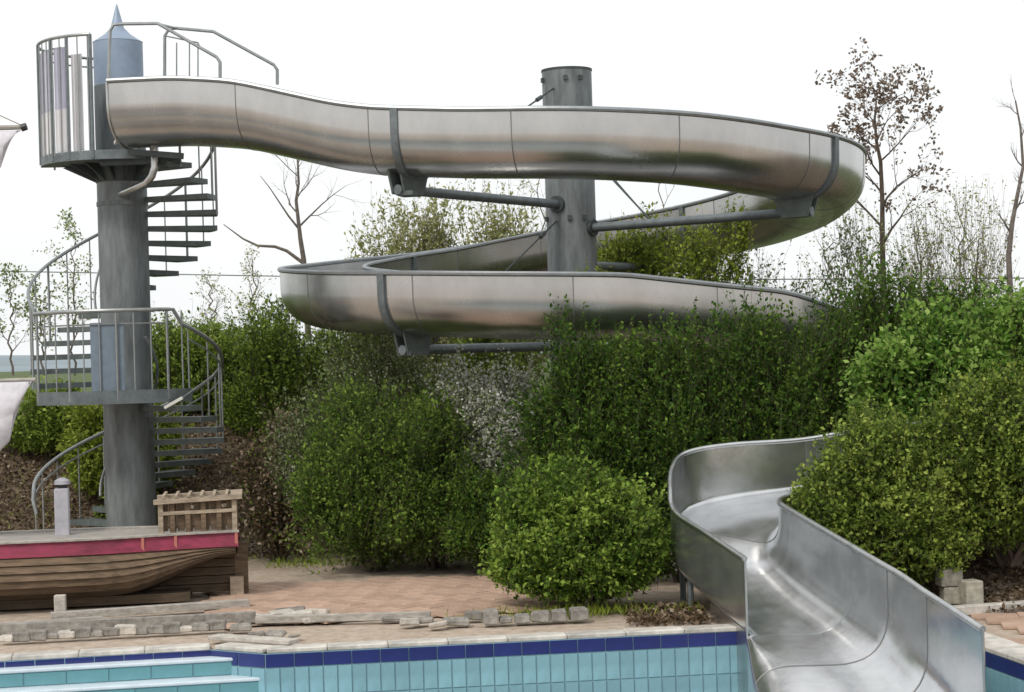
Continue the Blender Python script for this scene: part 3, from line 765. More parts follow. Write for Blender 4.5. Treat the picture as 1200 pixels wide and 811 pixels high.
# deck, transom, dark beam for the shade below the hull, stern post
MB().grid([[hull(BL * i / 20, -1.0, 1, -.03), hull(BL * i / 20, -1.0, -1, -.03)] for i in range(21)]).build('deck', wood_grey, boat)
MB().add([hull(.0, u, 1, .0) for u in (-1, 0, .3, .6, .9, 1)] + [hull(.0, u, -1, .0) for u in (1, .9, .6, .3, 0, -1)], [tuple(range(12))]).build('transom', wood_hull, boat)
def bp_(s_, z, o_=0): p_ = bs + bd * s_ + bn * o_; return Vector((p_.x, p_.y, z))
for k in range(5):      # deadwood boards below the stern
    z0 = .04 + k * .088; MB().beam(bp_(.02, z0 + .04, .02), bp_(1.5 - k * .12, z0 + .04, .02), .10, .078).build('deadwood_plank', wood_dark, boat)
MB().box(bp_(-.03, .27, .02), (.14, .12, .56), math.atan2(bd.y, bd.x)).build('stern_post', wood_hull, boat)
MB().beam(bp_(.5, .045), bp_(BL - .5, .045), .95, .09).build('shade_keel', wood_dark, boat)  # widened and darkened to stand for the shade under the hull
MB().box(bp_(.02, .10, .14), (.14, .06, .20), .1).build('stern_chock', wood_pale, boat)
for s_ in (.0, .62, .95):
    p_ = hull(s_ + .01, -.5, 1, .045); MB().box(p_, (.03, .02, .15), .13).build('iron_strap', mat('rust_strap', (.45, .16, .12), .7), boat)
# stern parapet
ZP = .72; SL = .80
def para(side):
    hw_ = .36
    MB().beam(bp_(-.06, ZP + .34, side * hw_), bp_(SL + .05, ZP + .31, side * hw_), .13, .045).build('parapet_cap', wood_pale, boat)
    MB().beam(bp_(0, ZP + .20, side * hw_), bp_(SL, ZP + .19, side * hw_), .06, .035).build('parapet_rail', wood_pale, boat)
    for s_ in (.02, .18, .34, .50, .66, .78):
        MB().beam(bp_(s_, ZP - .02, side * hw_), bp_(s_, ZP + .31, side * hw_), .05, .045).build('parapet_post', wood_pale if s_ in (.02, .78) else wood_hull, boat)
    for k_ in range(9):
        s_ = .065 + k_ * .085
        MB().box(bp_(s_, ZP + (.08 if k_ % 4 == 1 else .155), side * (hw_ - .03)), (.075, .016, .17 if k_ % 4 == 1 else .31), math.atan2(bd.y, bd.x)).build('parapet_board', wood_hull, boat)
para(1); para(-1)
for k_ in range(8):
    MB().box(bp_(.0, ZP + .155, -.32 + k_ * .09), (.016, .085, .31), math.atan2(bd.y, bd.x)).build('parapet_board', wood_hull, boat)
MB().beam(bp_(0, ZP + .34, -.36), bp_(0, ZP + .34, .36), .12, .045).build('parapet_cap', wood_pale, boat)
for k_ in range(6):
    MB().beam(bp_(.1 + k_ * .13, ZP + .365, -.3), bp_(.1 + k_ * .13, ZP + .365, .42), .03, .02).build('cap_batten', wood_pale, boat)
# mast and yards (just outside the left edge of the view), sails hang from them
mp_ = bp_(3.6, .6)
mast = MB().tube([mp_, mp_ + Vector((0, 0, 6.6))], [.085, .05], 12).build('mast', wood_pale, boat, smooth=True)
yd1 = W(30, 149, 19.6); yd2 = W(42, 446, 19.5)
MB().tube([Vector((mp_.x - 1.2, mp_.y, yd1.z - .1)), Vector((mp_.x, mp_.y, yd1.z)) , yd1], [.02, .035, .025], 8).build('yard', wood_grey, mast, smooth=True)
MB().tube([W(25, 150, 19.6), W(31, 148, 19.6)], .04, 8).build('yard_cap', black_m, mast, smooth=True)
MB().tube([Vector((mp_.x - 1.2, mp_.y, yd2.z)), yd2 + Vector((0, 0, .01))], .022, 8).build('yard', wood_grey, mast, smooth=True)
MB().tube([yd1, Vector((mp_.x, mp_.y, yd1.z + .75))], .006, 5).build('rigging_rope', rope_m, boat)
def sail(a, b_, h, name_lab, tipshift):
    rows = []; n1_, n2_ = 14, 16
    for i in range(n1_ + 1):
        f = i / n1_; t_ = a.lerp(b_, f); row = []
        for j in range(n2_ + 1):
            g_ = j / n2_; prof_ = h * math.sqrt(max(.0, 1 - f ** 6)) + .004
            sag = .10 * math.sin(math.pi * g_) * (1 - .3 * f)
            row.append(Vector((t_.x - f * g_ * g_ * .12 * tipshift, t_.y - sag - .035 * math.sin(f * 23 + g_ * 2) * (.3 + g_) - .015 * math.sin(f * 51 - g_ * 3), t_.z - g_ * prof_)))
        rows.append(row)
    q = MB().grid(rows); o = q.build('sail', canvas, None, smooth=True); sm = o.modifiers.new('s', 'SOLIDIFY'); sm.thickness = .006
    tag(o, name_lab, 'sail', None); return o
sail(Vector((mp_.x - .6, mp_.y - .1, yd1.z - .02)), W(25, 153, 19.55), .62, 'upper white sail scrap furled under the top spar at the left edge', .75)
sail(Vector((mp_.x - 1.0, mp_.y - .1, yd2.z - .01)), W(41, 447, 19.45), 1.02, 'lower white sail hanging in folds above the play ship', .95)
p_ = G(71, 722) ; MB().box((p_.x, p_.y, .10), (.11, .09, .22), .1).build('prop', stone_l, boat, bevel=.006)
# grey post standing on the ship's deck
pl = thing('deck_post', W(73, 628, 19.9), 'pale grey square post with black collar standing on the ship deck', 'post')
a_ = W(73, 628, 19.9); b_ = W(73, 572, 19.9)
MB().box(((a_.x + b_.x) / 2, a_.y, (a_.z + b_.z) / 2), (.15, .15, b_.z - a_.z), .15).build('shaft', postw, pl, bevel=.01)
MB().box((b_.x, a_.y, b_.z + .015), (.10, .10, .05), .15).build('collar', black_m, pl)
MB().tube([(b_.x, a_.y, b_.z + .04), (b_.x, a_.y, b_.z + .08), (b_.x, a_.y, b_.z + .11)], [.085, .08, .03], 12).build('cap', postw, pl, smooth=True)

# ------------------------------------------------------------ boards, stones, blocks
def board(p0, p1, wd, th, m, lab, z=.03):
    a = G(*p0); b_ = G(*p1); o = MB().beam((a.x, a.y, z), (b_.x, b_.y, z), wd, th).build('board', m, None, bevel=.004)
    tag(o, lab, 'board'); return o
board((60, 727), (292, 711), .10, .075, wood_grey, 'long grey timber on the ground along the bottom of the ship', .04)
board((0, 737), (120, 729), .09, .05, wood_grey, 'grey board on the sand left of the long timber', .03)
board((99, 733), (134, 731), .10, .03, mat('ochre_wood', (.45, .36, .16), .8, noise=.3), 'short ochre plank on the sand under the ship', .02)
board((0, 744), (300, 729), .08, .10, stone_g, 'long grey edging beam lying before the ship', .05)
board((300, 731), (505, 726), .07, .07, wood_grey, 'weathered grey edging beam in front of the pink paving', .04)
board((250, 750), (345, 756), .16, .035, stone_l, 'pale flat slab lying on the pool coping at the corner', .03)
def stone(px, py, sx, sy, sz, m, lab, rot=0., tilt=(0, 0), z=0, cat='stone', group=None, name='edging_stone'):
    g_ = G(px, py, z); q = MB(); q.box((g_.x, g_.y, z + sz / 2), (sx, sy, sz), rot, tilt)
    V = [Vector(v) + Vector((random.uniform(-1, 1), random.uniform(-1, 1), random.uniform(-1, 1))) * .008 for v in q.v]; q.v = V
    o = q.build(name, m, None, bevel=.012); tag(o, lab, cat, group); return o
# row of blocks parallel to the coping, in front of the round bush
for i, (x0, x1, h) in enumerate([(566, 584, .13), (585, 600, .06), (603, 622, .07), (622, 645, .09), (645, 665, .10), (667, 690, .11)]):
    labs = ['tallest grey edging block at the left end of the row before the round bush', 'small low edging stone right beside the tallest block', 'low grey edging stone in the middle left of the row by the round bush',
            'long grey edging block in the row before the round bush', 'grey edging block second from the right of the row', 'rightmost grey edging block under the round bush']
    pa = G(x0, 729); pb = G(x1, 729); stone((x0 + x1) / 2, 731 - i * .9, (pb.x - pa.x) * .93, .14, h, stone_g, labs[i], .08 + random.uniform(-.1, .1))
for i, (x, y, sx, h, rt_, m_, lb) in enumerate([
    (330, 722, .24, .05, .5, stone_l, 'pale rubble slab tilted on the rubble heap left of the paving'),
    (350, 724, .28, .06, .2, stone_l, 'broad pale slab in the middle of the rubble heap'),
    (374, 722, .20, .07, -.3, stone_l, 'pale broken slab at the right end of the rubble heap'),
    (312, 726, .20, .05, .9, stone_l, 'pale chipped slab at the left end of the rubble heap'),
    (340, 718, .30, .04, .1, stone_g, 'grey flat stone at the back of the rubble heap'),
    (362, 729, .16, .05, .6, stone_l, 'small pale stone in front of the rubble heap'),
    (282, 739, .20, .06, .1, stone_g, 'grey stone lying before the rubble heap near the pool corner'),
    (300, 746, .14, .04, .4, stone_g, 'small dark stone behind the pale slab at the corner'),
    (323, 745, .18, .04, -.2, stone_g, 'flat dark stone between rubble heap and coping'),
    (345, 747, .10, .03, .3, stone_g, 'little dark stone right of the pale corner slab'),
    (463, 727, .25, .05, .1, stone_g, 'flat grey stone at the end of the edging beam'),
    (480, 733, .15, .07, .5, stone_l, 'pale chipped stone near the coping left of the block row'),
    (495, 731, .20, .05, 0, stone_g, 'grey stone just right of the pale chipped stone'),
    (513, 735, .16, .05, .2, stone_l, 'pale low stone close to the coping'),
    (535, 732, .24, .06, .1, stone_g, 'long grey stone left of the tallest block'),
    (555, 726, .16, .08, .1, stone_g, 'grey cube-like stone behind the long grey stone')]):
    stone(x, y, sx, .13, h, m_, lb, rt_, (random.uniform(-.15, .15), random.uniform(-.12, .12)))
# small edging stones before the ship
ORD = 'first second third fourth fifth sixth seventh eighth ninth tenth eleventh twelfth thirteenth fourteenth fifteenth'.split()
for i in range(15):
    x = 8 + i * 17.5
    stone(x, 752 - i * .95, .13 + .03 * (i % 3), .10, .055 + .02 * ((i * 7) % 3), stone_g if i % 4 else stone_l,
          ORD[i] + ' small edging stone from the left in the line between ship and pool', .05 + random.uniform(-.1, .1), (0, 0), 0, 'stone', 'edging stones before the ship')
# concrete blocks on the bush bed
bb = [(1116, 711, 0, 'lower pale block of the two-high stack beside the slide outlet'), (1113, 711, .165, 'upper pale block topping the stack beside the slide outlet'), (1138, 713, 0, 'single pale block right of the two-high stack')]
for i, (x, y, z, lb) in enumerate(bb):
    g_ = G(x, y); sz = .16 if i < 2 else .23
    o = MB().box((g_.x, g_.y, z + sz / 2 + .03), (.19 if i == 0 else (.205 if i == 1 else .17), .2, sz), .1 * i).build('concrete_block', brickm, None, bevel=.01); tag(o, lb, 'block')
# overhead wire far behind
a = W(-200, 314, 60); b_ = W(1400, 325, 60)
o = MB().tube([a, a.lerp(b_, .5) - Vector((0, 0, .25)), b_], .02, 5).build('overhead_wire', galv, None); tag(o, 'thin overhead wire crossing the sky behind the stair tower', 'wire')

# ------------------------------------------------------------ vegetation
def quads(P, D, N, ln, wd, name, m, parent, tint):
    """leaf faces: base P, direction D, face normal N"""
    n_ = len(P); Dn = D / np.maximum(1e-6, np.linalg.norm(D, axis=1))[:, None]
    Sd = np.cross(Dn, N); Sd /= np.maximum(1e-6, np.linalg.norm(Sd, axis=1))[:, None]
    Nn = np.cross(Sd, Dn)
    ln = np.asarray(ln)[:, None]; wd = np.asarray(wd)[:, None]
    V = np.empty((n_, 4, 3)); V[:, 0] = P; V[:, 1] = P + Dn * ln * .5 + Sd * wd * .5 + Nn * ln * .08; V[:, 2] = P + Dn * ln; V[:, 3] = P + Dn * ln * .5 - Sd * wd * .5 + Nn * ln * .08
    me_ = bpy.data.meshes.new(name); me_.vertices.add(n_ * 4); me_.loops.add(n_ * 4); me_.polygons.add(n_)
    org = V.reshape(-1, 3).mean(0); org[2] = V[:, :, 2].min()
    me_.vertices.foreach_set('co', (V.reshape(-1, 3) - org).ravel()); me_.loops.foreach_set('vertex_index', np.arange(n_ * 4, dtype=np.int32))
    me_.polygons.foreach_set('loop_start', np.arange(0, n_ * 4, 4, dtype=np.int32)); me_.polygons.foreach_set('loop_total', np.full(n_, 4, dtype=np.int32))
    me_.attributes.new('tint', 'FLOAT', 'POINT').data.foreach_set('value', np.repeat(np.clip(tint, 0, 1), 4).astype(np.float32))
    me_.materials.append(m); me_.update(calc_edges=True)
    o = bpy.data.objects.new(name, me_); COL.objects.link(o)
    o.location = Vector(org) - (wpos(parent) if parent else Vector((0, 0, 0)))
    if parent: o.parent = parent
    return o
def twigs(A, B, r0, name, m, parent, r1=None):
    """three-sided tapered twigs from A to B"""
    n_ = len(A); D = B - A; D /= np.maximum(1e-6, np.linalg.norm(D, axis=1))[:, None]
    up = np.tile([.31, .55, .77], (n_, 1)); X = np.cross(D, up); X /= np.linalg.norm(X, axis=1)[:, None]; Y = np.cross(D, X)
    r0 = np.broadcast_to(r0, n_)[:, None]; r1 = r0 * .45 if r1 is None else np.broadcast_to(r1, n_)[:, None]
    V = np.empty((n_, 6, 3))
    for k in range(3):
        a = 2 * math.pi * k / 3; o_ = X * math.cos(a) + Y * math.sin(a); V[:, k] = A + o_ * r0; V[:, k + 3] = B + o_ * r1
    F = []
    base_ = np.arange(n_)[:, None] * 6
    F = np.concatenate([base_ + np.array(f)[None] for f in ([0, 1, 4, 3], [1, 2, 5, 4], [2, 0, 3, 5])], 0)
    org = V.reshape(-1, 3).mean(0); org[2] = V[:, :, 2].min()
    me_ = bpy.data.meshes.new(name); me_.vertices.add(n_ * 6); me_.loops.add(len(F) * 4); me_.polygons.add(len(F))
    me_.vertices.foreach_set('co', (V.reshape(-1, 3) - org).ravel()); me_.loops.foreach_set('vertex_index', F.astype(np.int32).ravel())
    me_.polygons.foreach_set('loop_start', np.arange(0, len(F) * 4, 4, dtype=np.int32)); me_.polygons.foreach_set('loop_total', np.full(len(F), 4, dtype=np.int32))
    me_.materials.append(m); me_.update(calc_edges=True)
    o = bpy.data.objects.new(name, me_); COL.objects.link(o); o.location = Vector(org) - (wpos(parent) if parent else Vector((0, 0, 0)))
    if parent: o.parent = parent
    return o
def unit(n_): v = rng.normal(size=(n_, 3)); return v / np.linalg.norm(v, axis=1)[:, None]
def bush(name, c, rad, ztop, label, cat, m, n_sprig=2500, n_leaf=9, ll=.05, lw=.028, sl=.28, upb=.6, lobes=14, fill=.55, stem=bark, group=None, droop=0.0,
         extra=None, zb=None, tvar=.22, stems=9, shell=3.0, lobr=(.28, .5)):
    cx, cy = c; rx, ry = rad; z0 = hgt(cx, cy) if zb is None else zb; rz = (ztop - z0) / 2; cz = z0 + rz
    root = thing(name, (cx, cy, z0), label, cat, group)
    # lobes give the outline its bumps
    Lc = unit(lobes) * rng.uniform(.40, .90, (lobes, 1)); Lr = rng.uniform(lobr[0] * .8, lobr[1] * .95, lobes)
    Lc[:, 2] = np.where(Lc[:, 2] < -.5, -.5, Lc[:, 2])
    k = rng.integers(0, lobes, n_sprig); core = rng.random(n_sprig) < fill * .5
    U = unit(n_sprig); rr_ = rng.random(n_sprig) ** (1 / shell)
    Q = Lc[k] + U * (Lr[k] * rr_)[:, None]
    Uc = unit(n_sprig); Q[core] = Uc[core] * (.86 * rng.random(n_sprig)[core] ** (1 / 4.))[:, None]
    Q[:, 2] = np.maximum(Q[:, 2], -.97 + .1 * rng.random(n_sprig))
    # body is fuller towards the ground than an ellipsoid
    qz = np.clip(-Q[:, 2], 0, .95); fl_ = np.where(Q[:, 2] < 0, np.minimum(1.7, (1 - qz ** 2) ** -.38), 1.0)
    cr_ = core & (rng.random(n_sprig) < .5); Q[cr_, 2] = -np.abs(Q[cr_, 2]); fl_ = np.where(Q[:, 2] < 0, np.minimum(1.7, (1 - np.clip(-Q[:, 2], 0, .95) ** 2) ** -.38), 1.0)
    Q[:, 0] *= fl_; Q[:, 1] *= fl_
    flare = 1.0
    P0 = np.stack([cx + Q[:, 0] * rx, cy + Q[:, 1] * ry, cz + Q[:, 2] * rz], 1)
    outw = Q.copy(); outw[:, 2] *= .6; outw /= np.maximum(.15, np.linalg.norm(outw, axis=1))[:, None]
    D = outw * .75 + np.array([0, 0, upb]) + rng.normal(size=Q.shape) * .45; D /= np.linalg.norm(D, axis=1)[:, None]
    L = sl * rng.uniform(.5, 1.3, n_sprig)
    sh = (rng.random(n_sprig) < .085) & (Q[:, 2] > -.2); L[sh] *= rng.uniform(1.5, 2.6, int(sh.sum())); D[sh] += np.array([0, 0, .8]); D /= np.linalg.norm(D, axis=1)[:, None]
    P0 = P0 - D * (L * .6)[:, None]
    P0[:, 2] = np.maximum(P0[:, 2], z0 + .03)
    P1 = P0 + D * L[:, None]; P1[:, 2] -= droop * L
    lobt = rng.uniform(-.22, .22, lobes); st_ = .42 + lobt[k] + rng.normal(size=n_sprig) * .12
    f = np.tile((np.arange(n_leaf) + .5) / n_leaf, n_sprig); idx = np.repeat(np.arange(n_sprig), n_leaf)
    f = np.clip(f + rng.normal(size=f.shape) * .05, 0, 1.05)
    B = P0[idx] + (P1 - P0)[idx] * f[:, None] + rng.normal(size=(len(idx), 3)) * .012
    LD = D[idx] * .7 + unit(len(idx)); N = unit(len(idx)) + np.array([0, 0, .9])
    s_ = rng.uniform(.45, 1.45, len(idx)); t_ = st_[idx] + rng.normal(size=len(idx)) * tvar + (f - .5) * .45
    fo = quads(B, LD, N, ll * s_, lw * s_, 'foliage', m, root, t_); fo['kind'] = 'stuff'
    tw = twigs(P0, P1, .0028, 'twigs', twigm if stem is bark else stem, root); tw['kind'] = 'stuff'
    for i in range(stems):
        a = rng.random() * 6.28; b0 = Vector((cx + math.cos(a) * rx * .12, cy + math.sin(a) * ry * .12, z0 - .05)); l_ = Lc[i % lobes]
        e_ = Vector((cx + l_[0] * rx, cy + l_[1] * ry, cz + l_[2] * rz * .9)); mdl = b0.lerp(e_, .5) + Vector((rng.normal() * .05, rng.normal() * .05, .08))
        MB().tube([b0, b0.lerp(mdl, .5), mdl, mdl.lerp(e_, .5), e_], [.028, .024, .018, .012, .006], 6).build('stem', stem, root)
    if extra: extra(root, P0, P1, D)
    return root
def white_ex(frac, per, size, m=None):
    def fn(root, P0, P1, D):
        sel = rng.random(len(P0)) < frac; A = P0[sel]; Bv = P1[sel]; idx = np.repeat(np.arange(len(A)), per); f = rng.random(len(idx))
        B = A[idx] + (Bv - A)[idx] * f[:, None] + rng.normal(size=(len(idx), 3)) * .02
        o = quads(B, unit(len(idx)), unit(len(idx)), size * rng.uniform(.6, 1.2, len(idx)), size * rng.uniform(.6, 1.1, len(idx)), 'blossoms', m or lm_white, root, rng.uniform(.2, .9, len(idx))); o['kind'] = 'stuff'
    return fn

# big dark hedge behind the paving
bush('dark_shrub', (-1.68, 22.0), (.88, 1.15), 2.25, 'dark green upright shrub behind the paving, nearest the play ship', 'shrub', lm_spring, 7000, 11, .046, .024, .42, 1.0, lobes=26, fill=.9)
bush('dark_shrub', (-.98, 22.0), (.85, 1.15), 2.08, 'dark green upright shrub in the middle of the paving edge below the lower loop', 'shrub', lm_spring, 7000, 11, .046, .024, .42, 1.0, lobes=26, fill=.9)
bush('dark_shrub', (.0, 21.2), (.85, .7), 1.2, 'very dark low shrub in shade behind the round bush', 'shrub', lm_dark, 4200, 12, .046, .025, .34, .8, lobes=22, fill=.9)
bush('pale_shrub', (-1.6, 22.9), (1.3, .6), 3.0, 'greyish green airy shrub left under the lower loop of the slide', 'shrub', lm_grey, 5200, 9, .042, .020, .55, 1.3, lobes=18, fill=.7, extra=white_ex(.35, 3, .03))
bush('flowering_shrub', (-.05, 22.15), (.95, .75), 2.62, 'white flowering shrub under the slide support arm', 'shrub', lm_grey, 2900, 7, .042, .022, .42, .9, lobes=18, fill=.7, extra=white_ex(1.0, 12, .040))
# hedge that swallows the lower loop on the right
bush('tall_hedge_shrub', (.85, 20.3), (.85, .8), 2.78, 'dark green hedge shrub directly behind the round bush', 'shrub', lm_dark, 5000, 12, .048, .026, .34, .8, lobes=24, fill=.95)
bush('tall_hedge_shrub', (1.80, 20.05), (.95, .68), 3.0, 'dark hedge shrub behind the slide outlet covering the lower loop', 'shrub', lm_dark, 5400, 12, .048, .026, .36, .9, lobes=26, fill=.95)
bush('tall_hedge_shrub', (2.85, 20.0), (1.0, .66), 3.1, 'dark hedge shrub with twigs against the fading lower loop', 'shrub', lm_dark, 5400, 12, .048, .025, .40, 1.0, lobes=26, fill=.95)
bush('tall_hedge_shrub', (3.8, 20.2), (1.0, .8), 3.2, 'dark hedge shrub between the lower loop and the bright leafy bush', 'shrub', lm_dark, 4800, 12, .048, .025, .42, 1.1, lobes=24, fill=.9)
bush('tall_hedge_shrub', (5.1, 20.6), (1.1, .9), 3.25, 'dark hedge shrub behind the bright leafy bush at the right', 'shrub', lm_dark, 4200, 11, .05, .027, .42, 1.1, lobes=24, fill=.9)
# round bush by the pool
bush('round_bush', (.60, 18.1), (.97, .80), 1.32, 'round mid green bush beside the pool left of the slide outlet', 'bush', lm_round, 5600, 12, .045, .029, .24, .5, lobes=26, fill=.8, lobr=(.2, .46))
# olive bush at the right
bush('spreading_bush', (3.42, 17.72), (.86, .66), 1.95, 'olive green spreading bush hugging the slide outlet', 'bush', lm_olive, 5000, 13, .043, .028, .26, .6, lobes=26, fill=.85, lobr=(.2, .42))
bush('spreading_bush', (4.75, 17.95), (1.2, .85), 2.30, 'olive green bush at the right edge over bare earth', 'bush', lm_olive, 6400, 13, .043, .028, .28, .6, lobes=28, fill=.85, lobr=(.2, .42), zb=.35)
bush('leafy_bush', (4.25, 18.95), (1.0, .5), 2.75, 'bright green broad-leaved bush, lower one behind the olive bushes', 'bush', lm_bright, 4600, 8, .062, .042, .30, .6, lobes=24, fill=.8, lobr=(.2, .42), zb=1.3)
bush('leafy_bush', (5.15, 19.0), (.95, .6), 3.1, 'bright green broad-leaved bush, taller one near the right edge', 'bush', lm_bright, 4600, 8, .062, .042, .30, .6, lobes=24, fill=.8, lobr=(.2, .42), zb=1.0)
# behind and inside the loops
bush('willow_bush', (-1.75, 30.2), (1.2, .9), 5.25, 'sparse yellowish willow bush with catkins, left one behind the loops', 'bush', lm_catkin, 1500, 11, .075, .034, .75, 1.7, lobes=14, fill=.5, stem=bark_l)
bush('willow_bush', (-.35, 30.0), (1.35, .9), 5.6, 'sparse yellowish willow bush with catkins, right one beside the slide column', 'bush', lm_catkin, 1900, 11, .075, .034, .75, 1.7, lobes=14, fill=.5, stem=bark_l)
bush('yellow_bush', (1.55, 25.9), (.9, .55), 4.35, 'yellow green bush growing inside the slide loop right of the column', 'bush', lm_yellow, 3000, 9, .06, .030, .42, 1.3, lobes=18, fill=.8)
bush('yellow_bush', (2.6, 25.6), (.9, .55), 4.5, 'yellow green bush inside the loop beneath the right support arm', 'bush', lm_yellow, 3000, 9, .06, .030, .42, 1.3, lobes=18, fill=.8)
bush('yellow_bush', (1.02, 23.85), (.38, .25), 4.05, 'slim yellow green sapling growing up in front of the slide column', 'bush', lm_yellow, 520, 8, .055, .028, .40, 1.3, lobes=10, fill=.6)
bush('yellow_bush', (-.3, 25.9), (.8, .5), 3.75, 'green bush inside the loop left of the column', 'bush', lm_mid, 1500, 9, .055, .028, .4, 1.2, lobes=14, fill=.8)
bush('twiggy_shrub', (3.6, 26.4), (1.0, .6), 4.2, 'thin leafed shrub behind the right end of the loop', 'shrub', lm_grey, 1200, 7, .055, .026, .6, 1.6, lobes=12, fill=.5, stem=bark_l)
bush('twiggy_shrub', (4.9, 26.0), (1.1, .7), 4.3, 'airy twiggy shrub at the foot of the budding tree', 'shrub', lm_grey, 1200, 7, .055, .026, .6, 1.6, lobes=12, fill=.5, stem=bark_l)
bush('twiggy_shrub', (6.3, 26.2), (1.2, .7), 4.5, 'airy twiggy shrub at the right edge behind the leafy bush', 'shrub', lm_catkin, 1000, 6, .05, .022, .7, 1.8, lobes=12, fill=.5, stem=bark_l)
# left: hedge beyond the stair, ivy patch, twiggy saplings
bush('meadow_hedge', (-3.5, 27.0), (.85, .8), 3.25, 'fresh green hedge bush right of the stair tower', 'hedge', lm_mid, 3800, 9, .062, .030, .45, 1.4, lobes=20, fill=.9, zb=.9)
bush('meadow_hedge', (-2.5, 27.4), (.8, .7), 3.05, 'fresh green hedge bush half hidden by the lower loop and pale shrub', 'hedge', lm_mid, 3000, 9, .06, .030, .45, 1.4, lobes=20, fill=.9, zb=.9)
bush('meadow_hedge', (-4.7, 27.6), (.9, .7), 3.15, 'fresh green hedge bush seen through the landing railing', 'hedge', lm_mid, 3200, 9, .062, .030, .45, 1.4, lobes=20, fill=.9)
bush('low_bush', (-5.3, 25.3), (.9, .6), 2.15, 'low green bush on the bank left of the tower column', 'bush', lm_yellow, 2600, 9, .06, .036, .28, .6, lobes=18, fill=.8)
bush('low_bush', (-6.4, 26.3), (.8, .5), 2.2, 'low green bush on the bank at the left edge', 'bush', lm_mid, 1600, 9, .06, .036, .28, .6, lobes=18, fill=.8)
bush('low_bush', (-5.0, 24.3), (.5, .35), .85, 'small green ground bush behind the ship railing', 'bush', lm_mid, 700, 8, .055, .034, .2, .5, lobes=12, fill=.8)
bush('dry_shrub', (-3.0, 23.4), (.62, .5), 1.75, 'brown dry leaved shrub on the bank right of the stair', 'shrub', lm_brown, 1300, 7, .055, .034, .4, .9, lobes=12, fill=.6, extra=white_ex(.3, 3, .04, lm_mid))

# leaf litter on the banks
npt = 26000
X = rng.uniform(-8, -2.2, npt); Yv = rng.uniform(23.6, 28.5, npt)
X2 = rng.uniform(3.2, 7.5, npt // 2); Y2 = rng.uniform(16.95, 19.6, npt // 2); X3 = rng.uniform(1.0, 1.7, 1400); Y3 = rng.uniform(16.9, 17.9, 1400)
X = np.concatenate([X, X2, X3]); Yv = np.concatenate([Yv, Y2, Y3])
Zv = np.array([hgt(a, b_) for a, b_ in zip(X, Yv)]) + .0 + rng.random(len(X)) * .03
P = np.stack([X, Yv, Zv], 1); N = unit(len(P)) + np.array([0, 0, 1.0])
o = quads(P, unit(len(P)) * np.array([1, 1, .5]), N, rng.uniform(.03, .08, len(P)), rng.uniform(.02, .05, len(P)), 'leaf_litter', lm_brown, None, np.clip(rng.normal(.4, .28, len(P)), 0, 1)); o['kind'] = 'stuff'
# grass and weeds tufts at the border of the beds
npt = 5000
X = np.concatenate([rng.normal(.6, .5, npt // 8), rng.uniform(-3, 1.0, npt // 4), rng.uniform(-7, -2.6, npt // 4)]); Yv = np.concatenate([rng.normal(17.6, .16, npt // 8), rng.uniform(22.2, 22.8, npt // 4), rng.uniform(23.0, 27, npt // 4)])
Zv = np.array([hgt(a, b_) for a, b_ in zip(X, Yv)]); P = np.stack([X, Yv, Zv], 1)
D = unit(len(P)) * .6 + np.array([0, 0, 1.]); o = quads(P, D, unit(len(P)), rng.uniform(.04, .13, len(P)), rng.uniform(.006, .014, len(P)), 'grass', lm_yellow, None, rng.random(len(P))); o['kind'] = 'stuff'

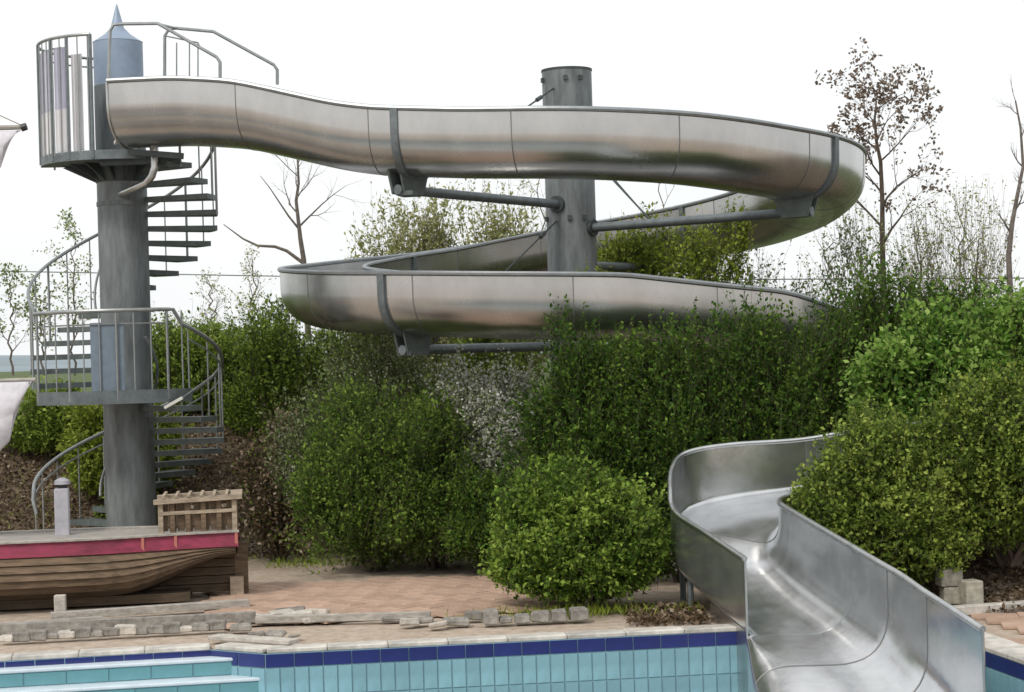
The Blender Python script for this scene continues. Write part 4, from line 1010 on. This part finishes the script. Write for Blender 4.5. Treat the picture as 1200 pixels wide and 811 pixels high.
# trees
def tree(name, base_, h, label, m_bark, seed, r0=.05, levels=3, leafm=None, leafn=0, ls=.06, spread=.9, nb=9, start=.35, guide=None, blen=.38, crownpow=1.0, cat='tree'):
    rg = np.random.default_rng(seed); root = thing(name, base_, label, cat)
    pts = []; x = np.array(base_, float); n_ = 12
    for i in range(n_ + 1):
        pts.append(x + np.array([rg.normal() * .02 * i ** .5, rg.normal() * .02, h * i / n_]))
    if guide: pts = [np.array(q_, float) for q_ in guide]
    rad_ = [r0 * (1 - .85 * i / (len(pts) - 1)) + .004 for i in range(len(pts))]
    MB().tube([Vector(q_) for q_ in pts], rad_, 8).build('trunk', m_bark, root, smooth=True)
    A = []; B = []; RA = []; RB = []; tips = []
    def grow(p, d, L, r_, lev):
        n2_ = 4; q_ = p
        for i in range(n2_):
            d = d + rg.normal(size=3) * .16 + np.array([0, 0, .07]); d = d / np.linalg.norm(d)
            e_ = q_ + d * L / n2_; A.append(q_); B.append(e_); ra = r_ * (1 - .2 * i); rb = r_ * (1 - .2 * (i + 1)); RA.append(ra); RB.append(rb); q_ = e_
            if lev > 0 and i >= 0:
                for _ in range(1 if rg.random() < .75 else 2):
                    s_ = rg.normal(size=3); s_ /= np.linalg.norm(s_); nd = d * .75 + s_ * .62; nd /= np.linalg.norm(nd); grow(q_, nd, L * rg.uniform(.4, .68), rb * .6, lev - 1)
        tips.append(q_)
    total = len(pts) - 1
    for k in range(nb):
        f = start + (1 - start) * (k + .3) / nb; fi = f * total; i = min(int(fi), total - 1); q_ = pts[i] + (pts[i + 1] - pts[i]) * (fi - i)
        a = k * 2.4 + rg.random(); d = np.array([math.cos(a) * spread, math.sin(a) * spread, .75]); d /= np.linalg.norm(d)
        grow(q_, d, h * blen * (1.15 - f * crownpow * .8) * rg.uniform(.7, 1.1), r0 * (1.1 - f) * .55 + .004, levels - 1)
    grow(pts[-1], np.array([0, 0, 1.]), h * .10, .006, 1)
    tw = twigs(np.array(A), np.array(B), np.array(RA), 'branches', m_bark, root, np.array(RB)); tw['kind'] = 'stuff'
    if leafm:
        T = np.array(tips); T = T[rg.random(len(T)) < .8]; idx = np.repeat(np.arange(len(T)), leafn); P = T[idx] + rg.normal(size=(len(idx), 3)) * .034
        o = quads(P, unit(len(idx)), unit(len(idx)), ls * rg.uniform(.6, 1.3, len(idx)), ls * .6 * rg.uniform(.6, 1.3, len(idx)), 'leaf_buds', leafm, root, rg.random(len(idx))); o['kind'] = 'stuff'
    return root
yb = 26.8
bt = [W(1036, 420, yb), W(1036, 380, yb), W(1035, 330, yb), W(1034, 280, yb), W(1034, 235, yb), W(1032, 190, yb), W(1027, 165, yb), W(1025, 140, yb), W(1027, 118, yb)]
tree('budding_tree', tuple(bt[0]), bt[-1].z - bt[0].z, 'slender young tree with purple brown buds right of the loop', bark, 11, .050, 3, lm_bud, 8, .07, .95, 12, .34, [tuple(q) for q in bt], .34, .95)
yb = 32
bt = [W(362, 400, yb), W(357, 335, yb), W(356, 305, yb), W(352, 280, yb), W(350, 262, yb), W(347, 235, yb), W(350, 215, yb), W(349, 190, yb), W(347, 165, yb)]
t_ = tree('bare_tree', tuple(bt[0]), bt[-1].z - bt[0].z, 'bare grey tree with one long low branch between tower and loops', bark_l, 5, .05, 3, None, 0, .06, .8, 7, .45, [tuple(q) for q in bt], .33, .6)
br = [W(355, 308, yb), W(336, 294, yb), W(322, 289, yb), W(302, 288, yb), W(285, 280, yb), W(262, 263, yb)]
MB().tube(br, [.035, .03, .027, .022, .016, .008], 6).build('limb', bark_l, t_, smooth=True)
br = [W(350, 268, yb), W(338, 253, yb), W(328, 238, yb), W(316, 220, yb), W(305, 206, yb)]
MB().tube(br, [.022, .018, .014, .010, .005], 6).build('limb', bark_l, t_, smooth=True)
yb = 25.5
bt = [W(1184, 420, yb), W(1184, 345, yb), W(1182, 300, yb), W(1186, 262, yb), W(1192, 230, yb), W(1199, 195, yb), W(1196, 150, yb), W(1190, 118, yb)]
tree('bare_tree', tuple(bt[0]), bt[-1].z - bt[0].z, 'leaning bare tree rising at the right edge of the picture', bark_l, 21, .045, 3, None, 2, .04, .7, 7, .25, [tuple(q) for q in bt], .12, .6)
for i, (px, tp, yy, sd_, lb, nbn) in enumerate([(1080, 262, 27, 31, 'bare sapling with fine twigs right of the budding tree', 9), (1130, 245, 28, 32, 'bare sapling with fine twigs halfway between the budding tree and the right edge', 9),
        (975, 285, 27.5, 33, 'bare sapling with thin twigs just beyond the end of the slide loop', 7), (780, 205, 33, 34, 'thin bare stem seen between the slide column and the upper loop', 3),
        (640, 205, 33, 35, 'thin bare sapling left of the slide column in the willow bushes', 5), (250, 330, 30, 36, 'thin twiggy sapling just right of the stair tower', 7), (300, 310, 30, 37, 'thin twiggy sapling under the long bare branch', 8)]):
    a = W(px, 420, yy); b_ = W(px, tp, yy)
    tree('bare_sapling', tuple(a), b_.z - a.z, lb, bark_l, sd_, .022, 3, lm_catkin if i != 3 else None, 2, .04, .6, nbn, .25, None, .30, .5)
for i, (px, tp, yy, sd_, lb) in enumerate([(15, 325, 29, 41, 'leafing sapling at the left edge behind the stair'), (88, 268, 30, 42, 'leafing sapling seen through the upper stair railing'), (52, 340, 29, 43, 'small leafing sapling beside the outer stair rail')]):
    a = W(px, 440, yy); b_ = W(px, tp, yy)
    tree('leafing_sapling', tuple(a), b_.z - a.z, lb, bark_l, sd_, .016, 3, lm_grey, 3, .06, .5, 7, .2, None, .24, .5)
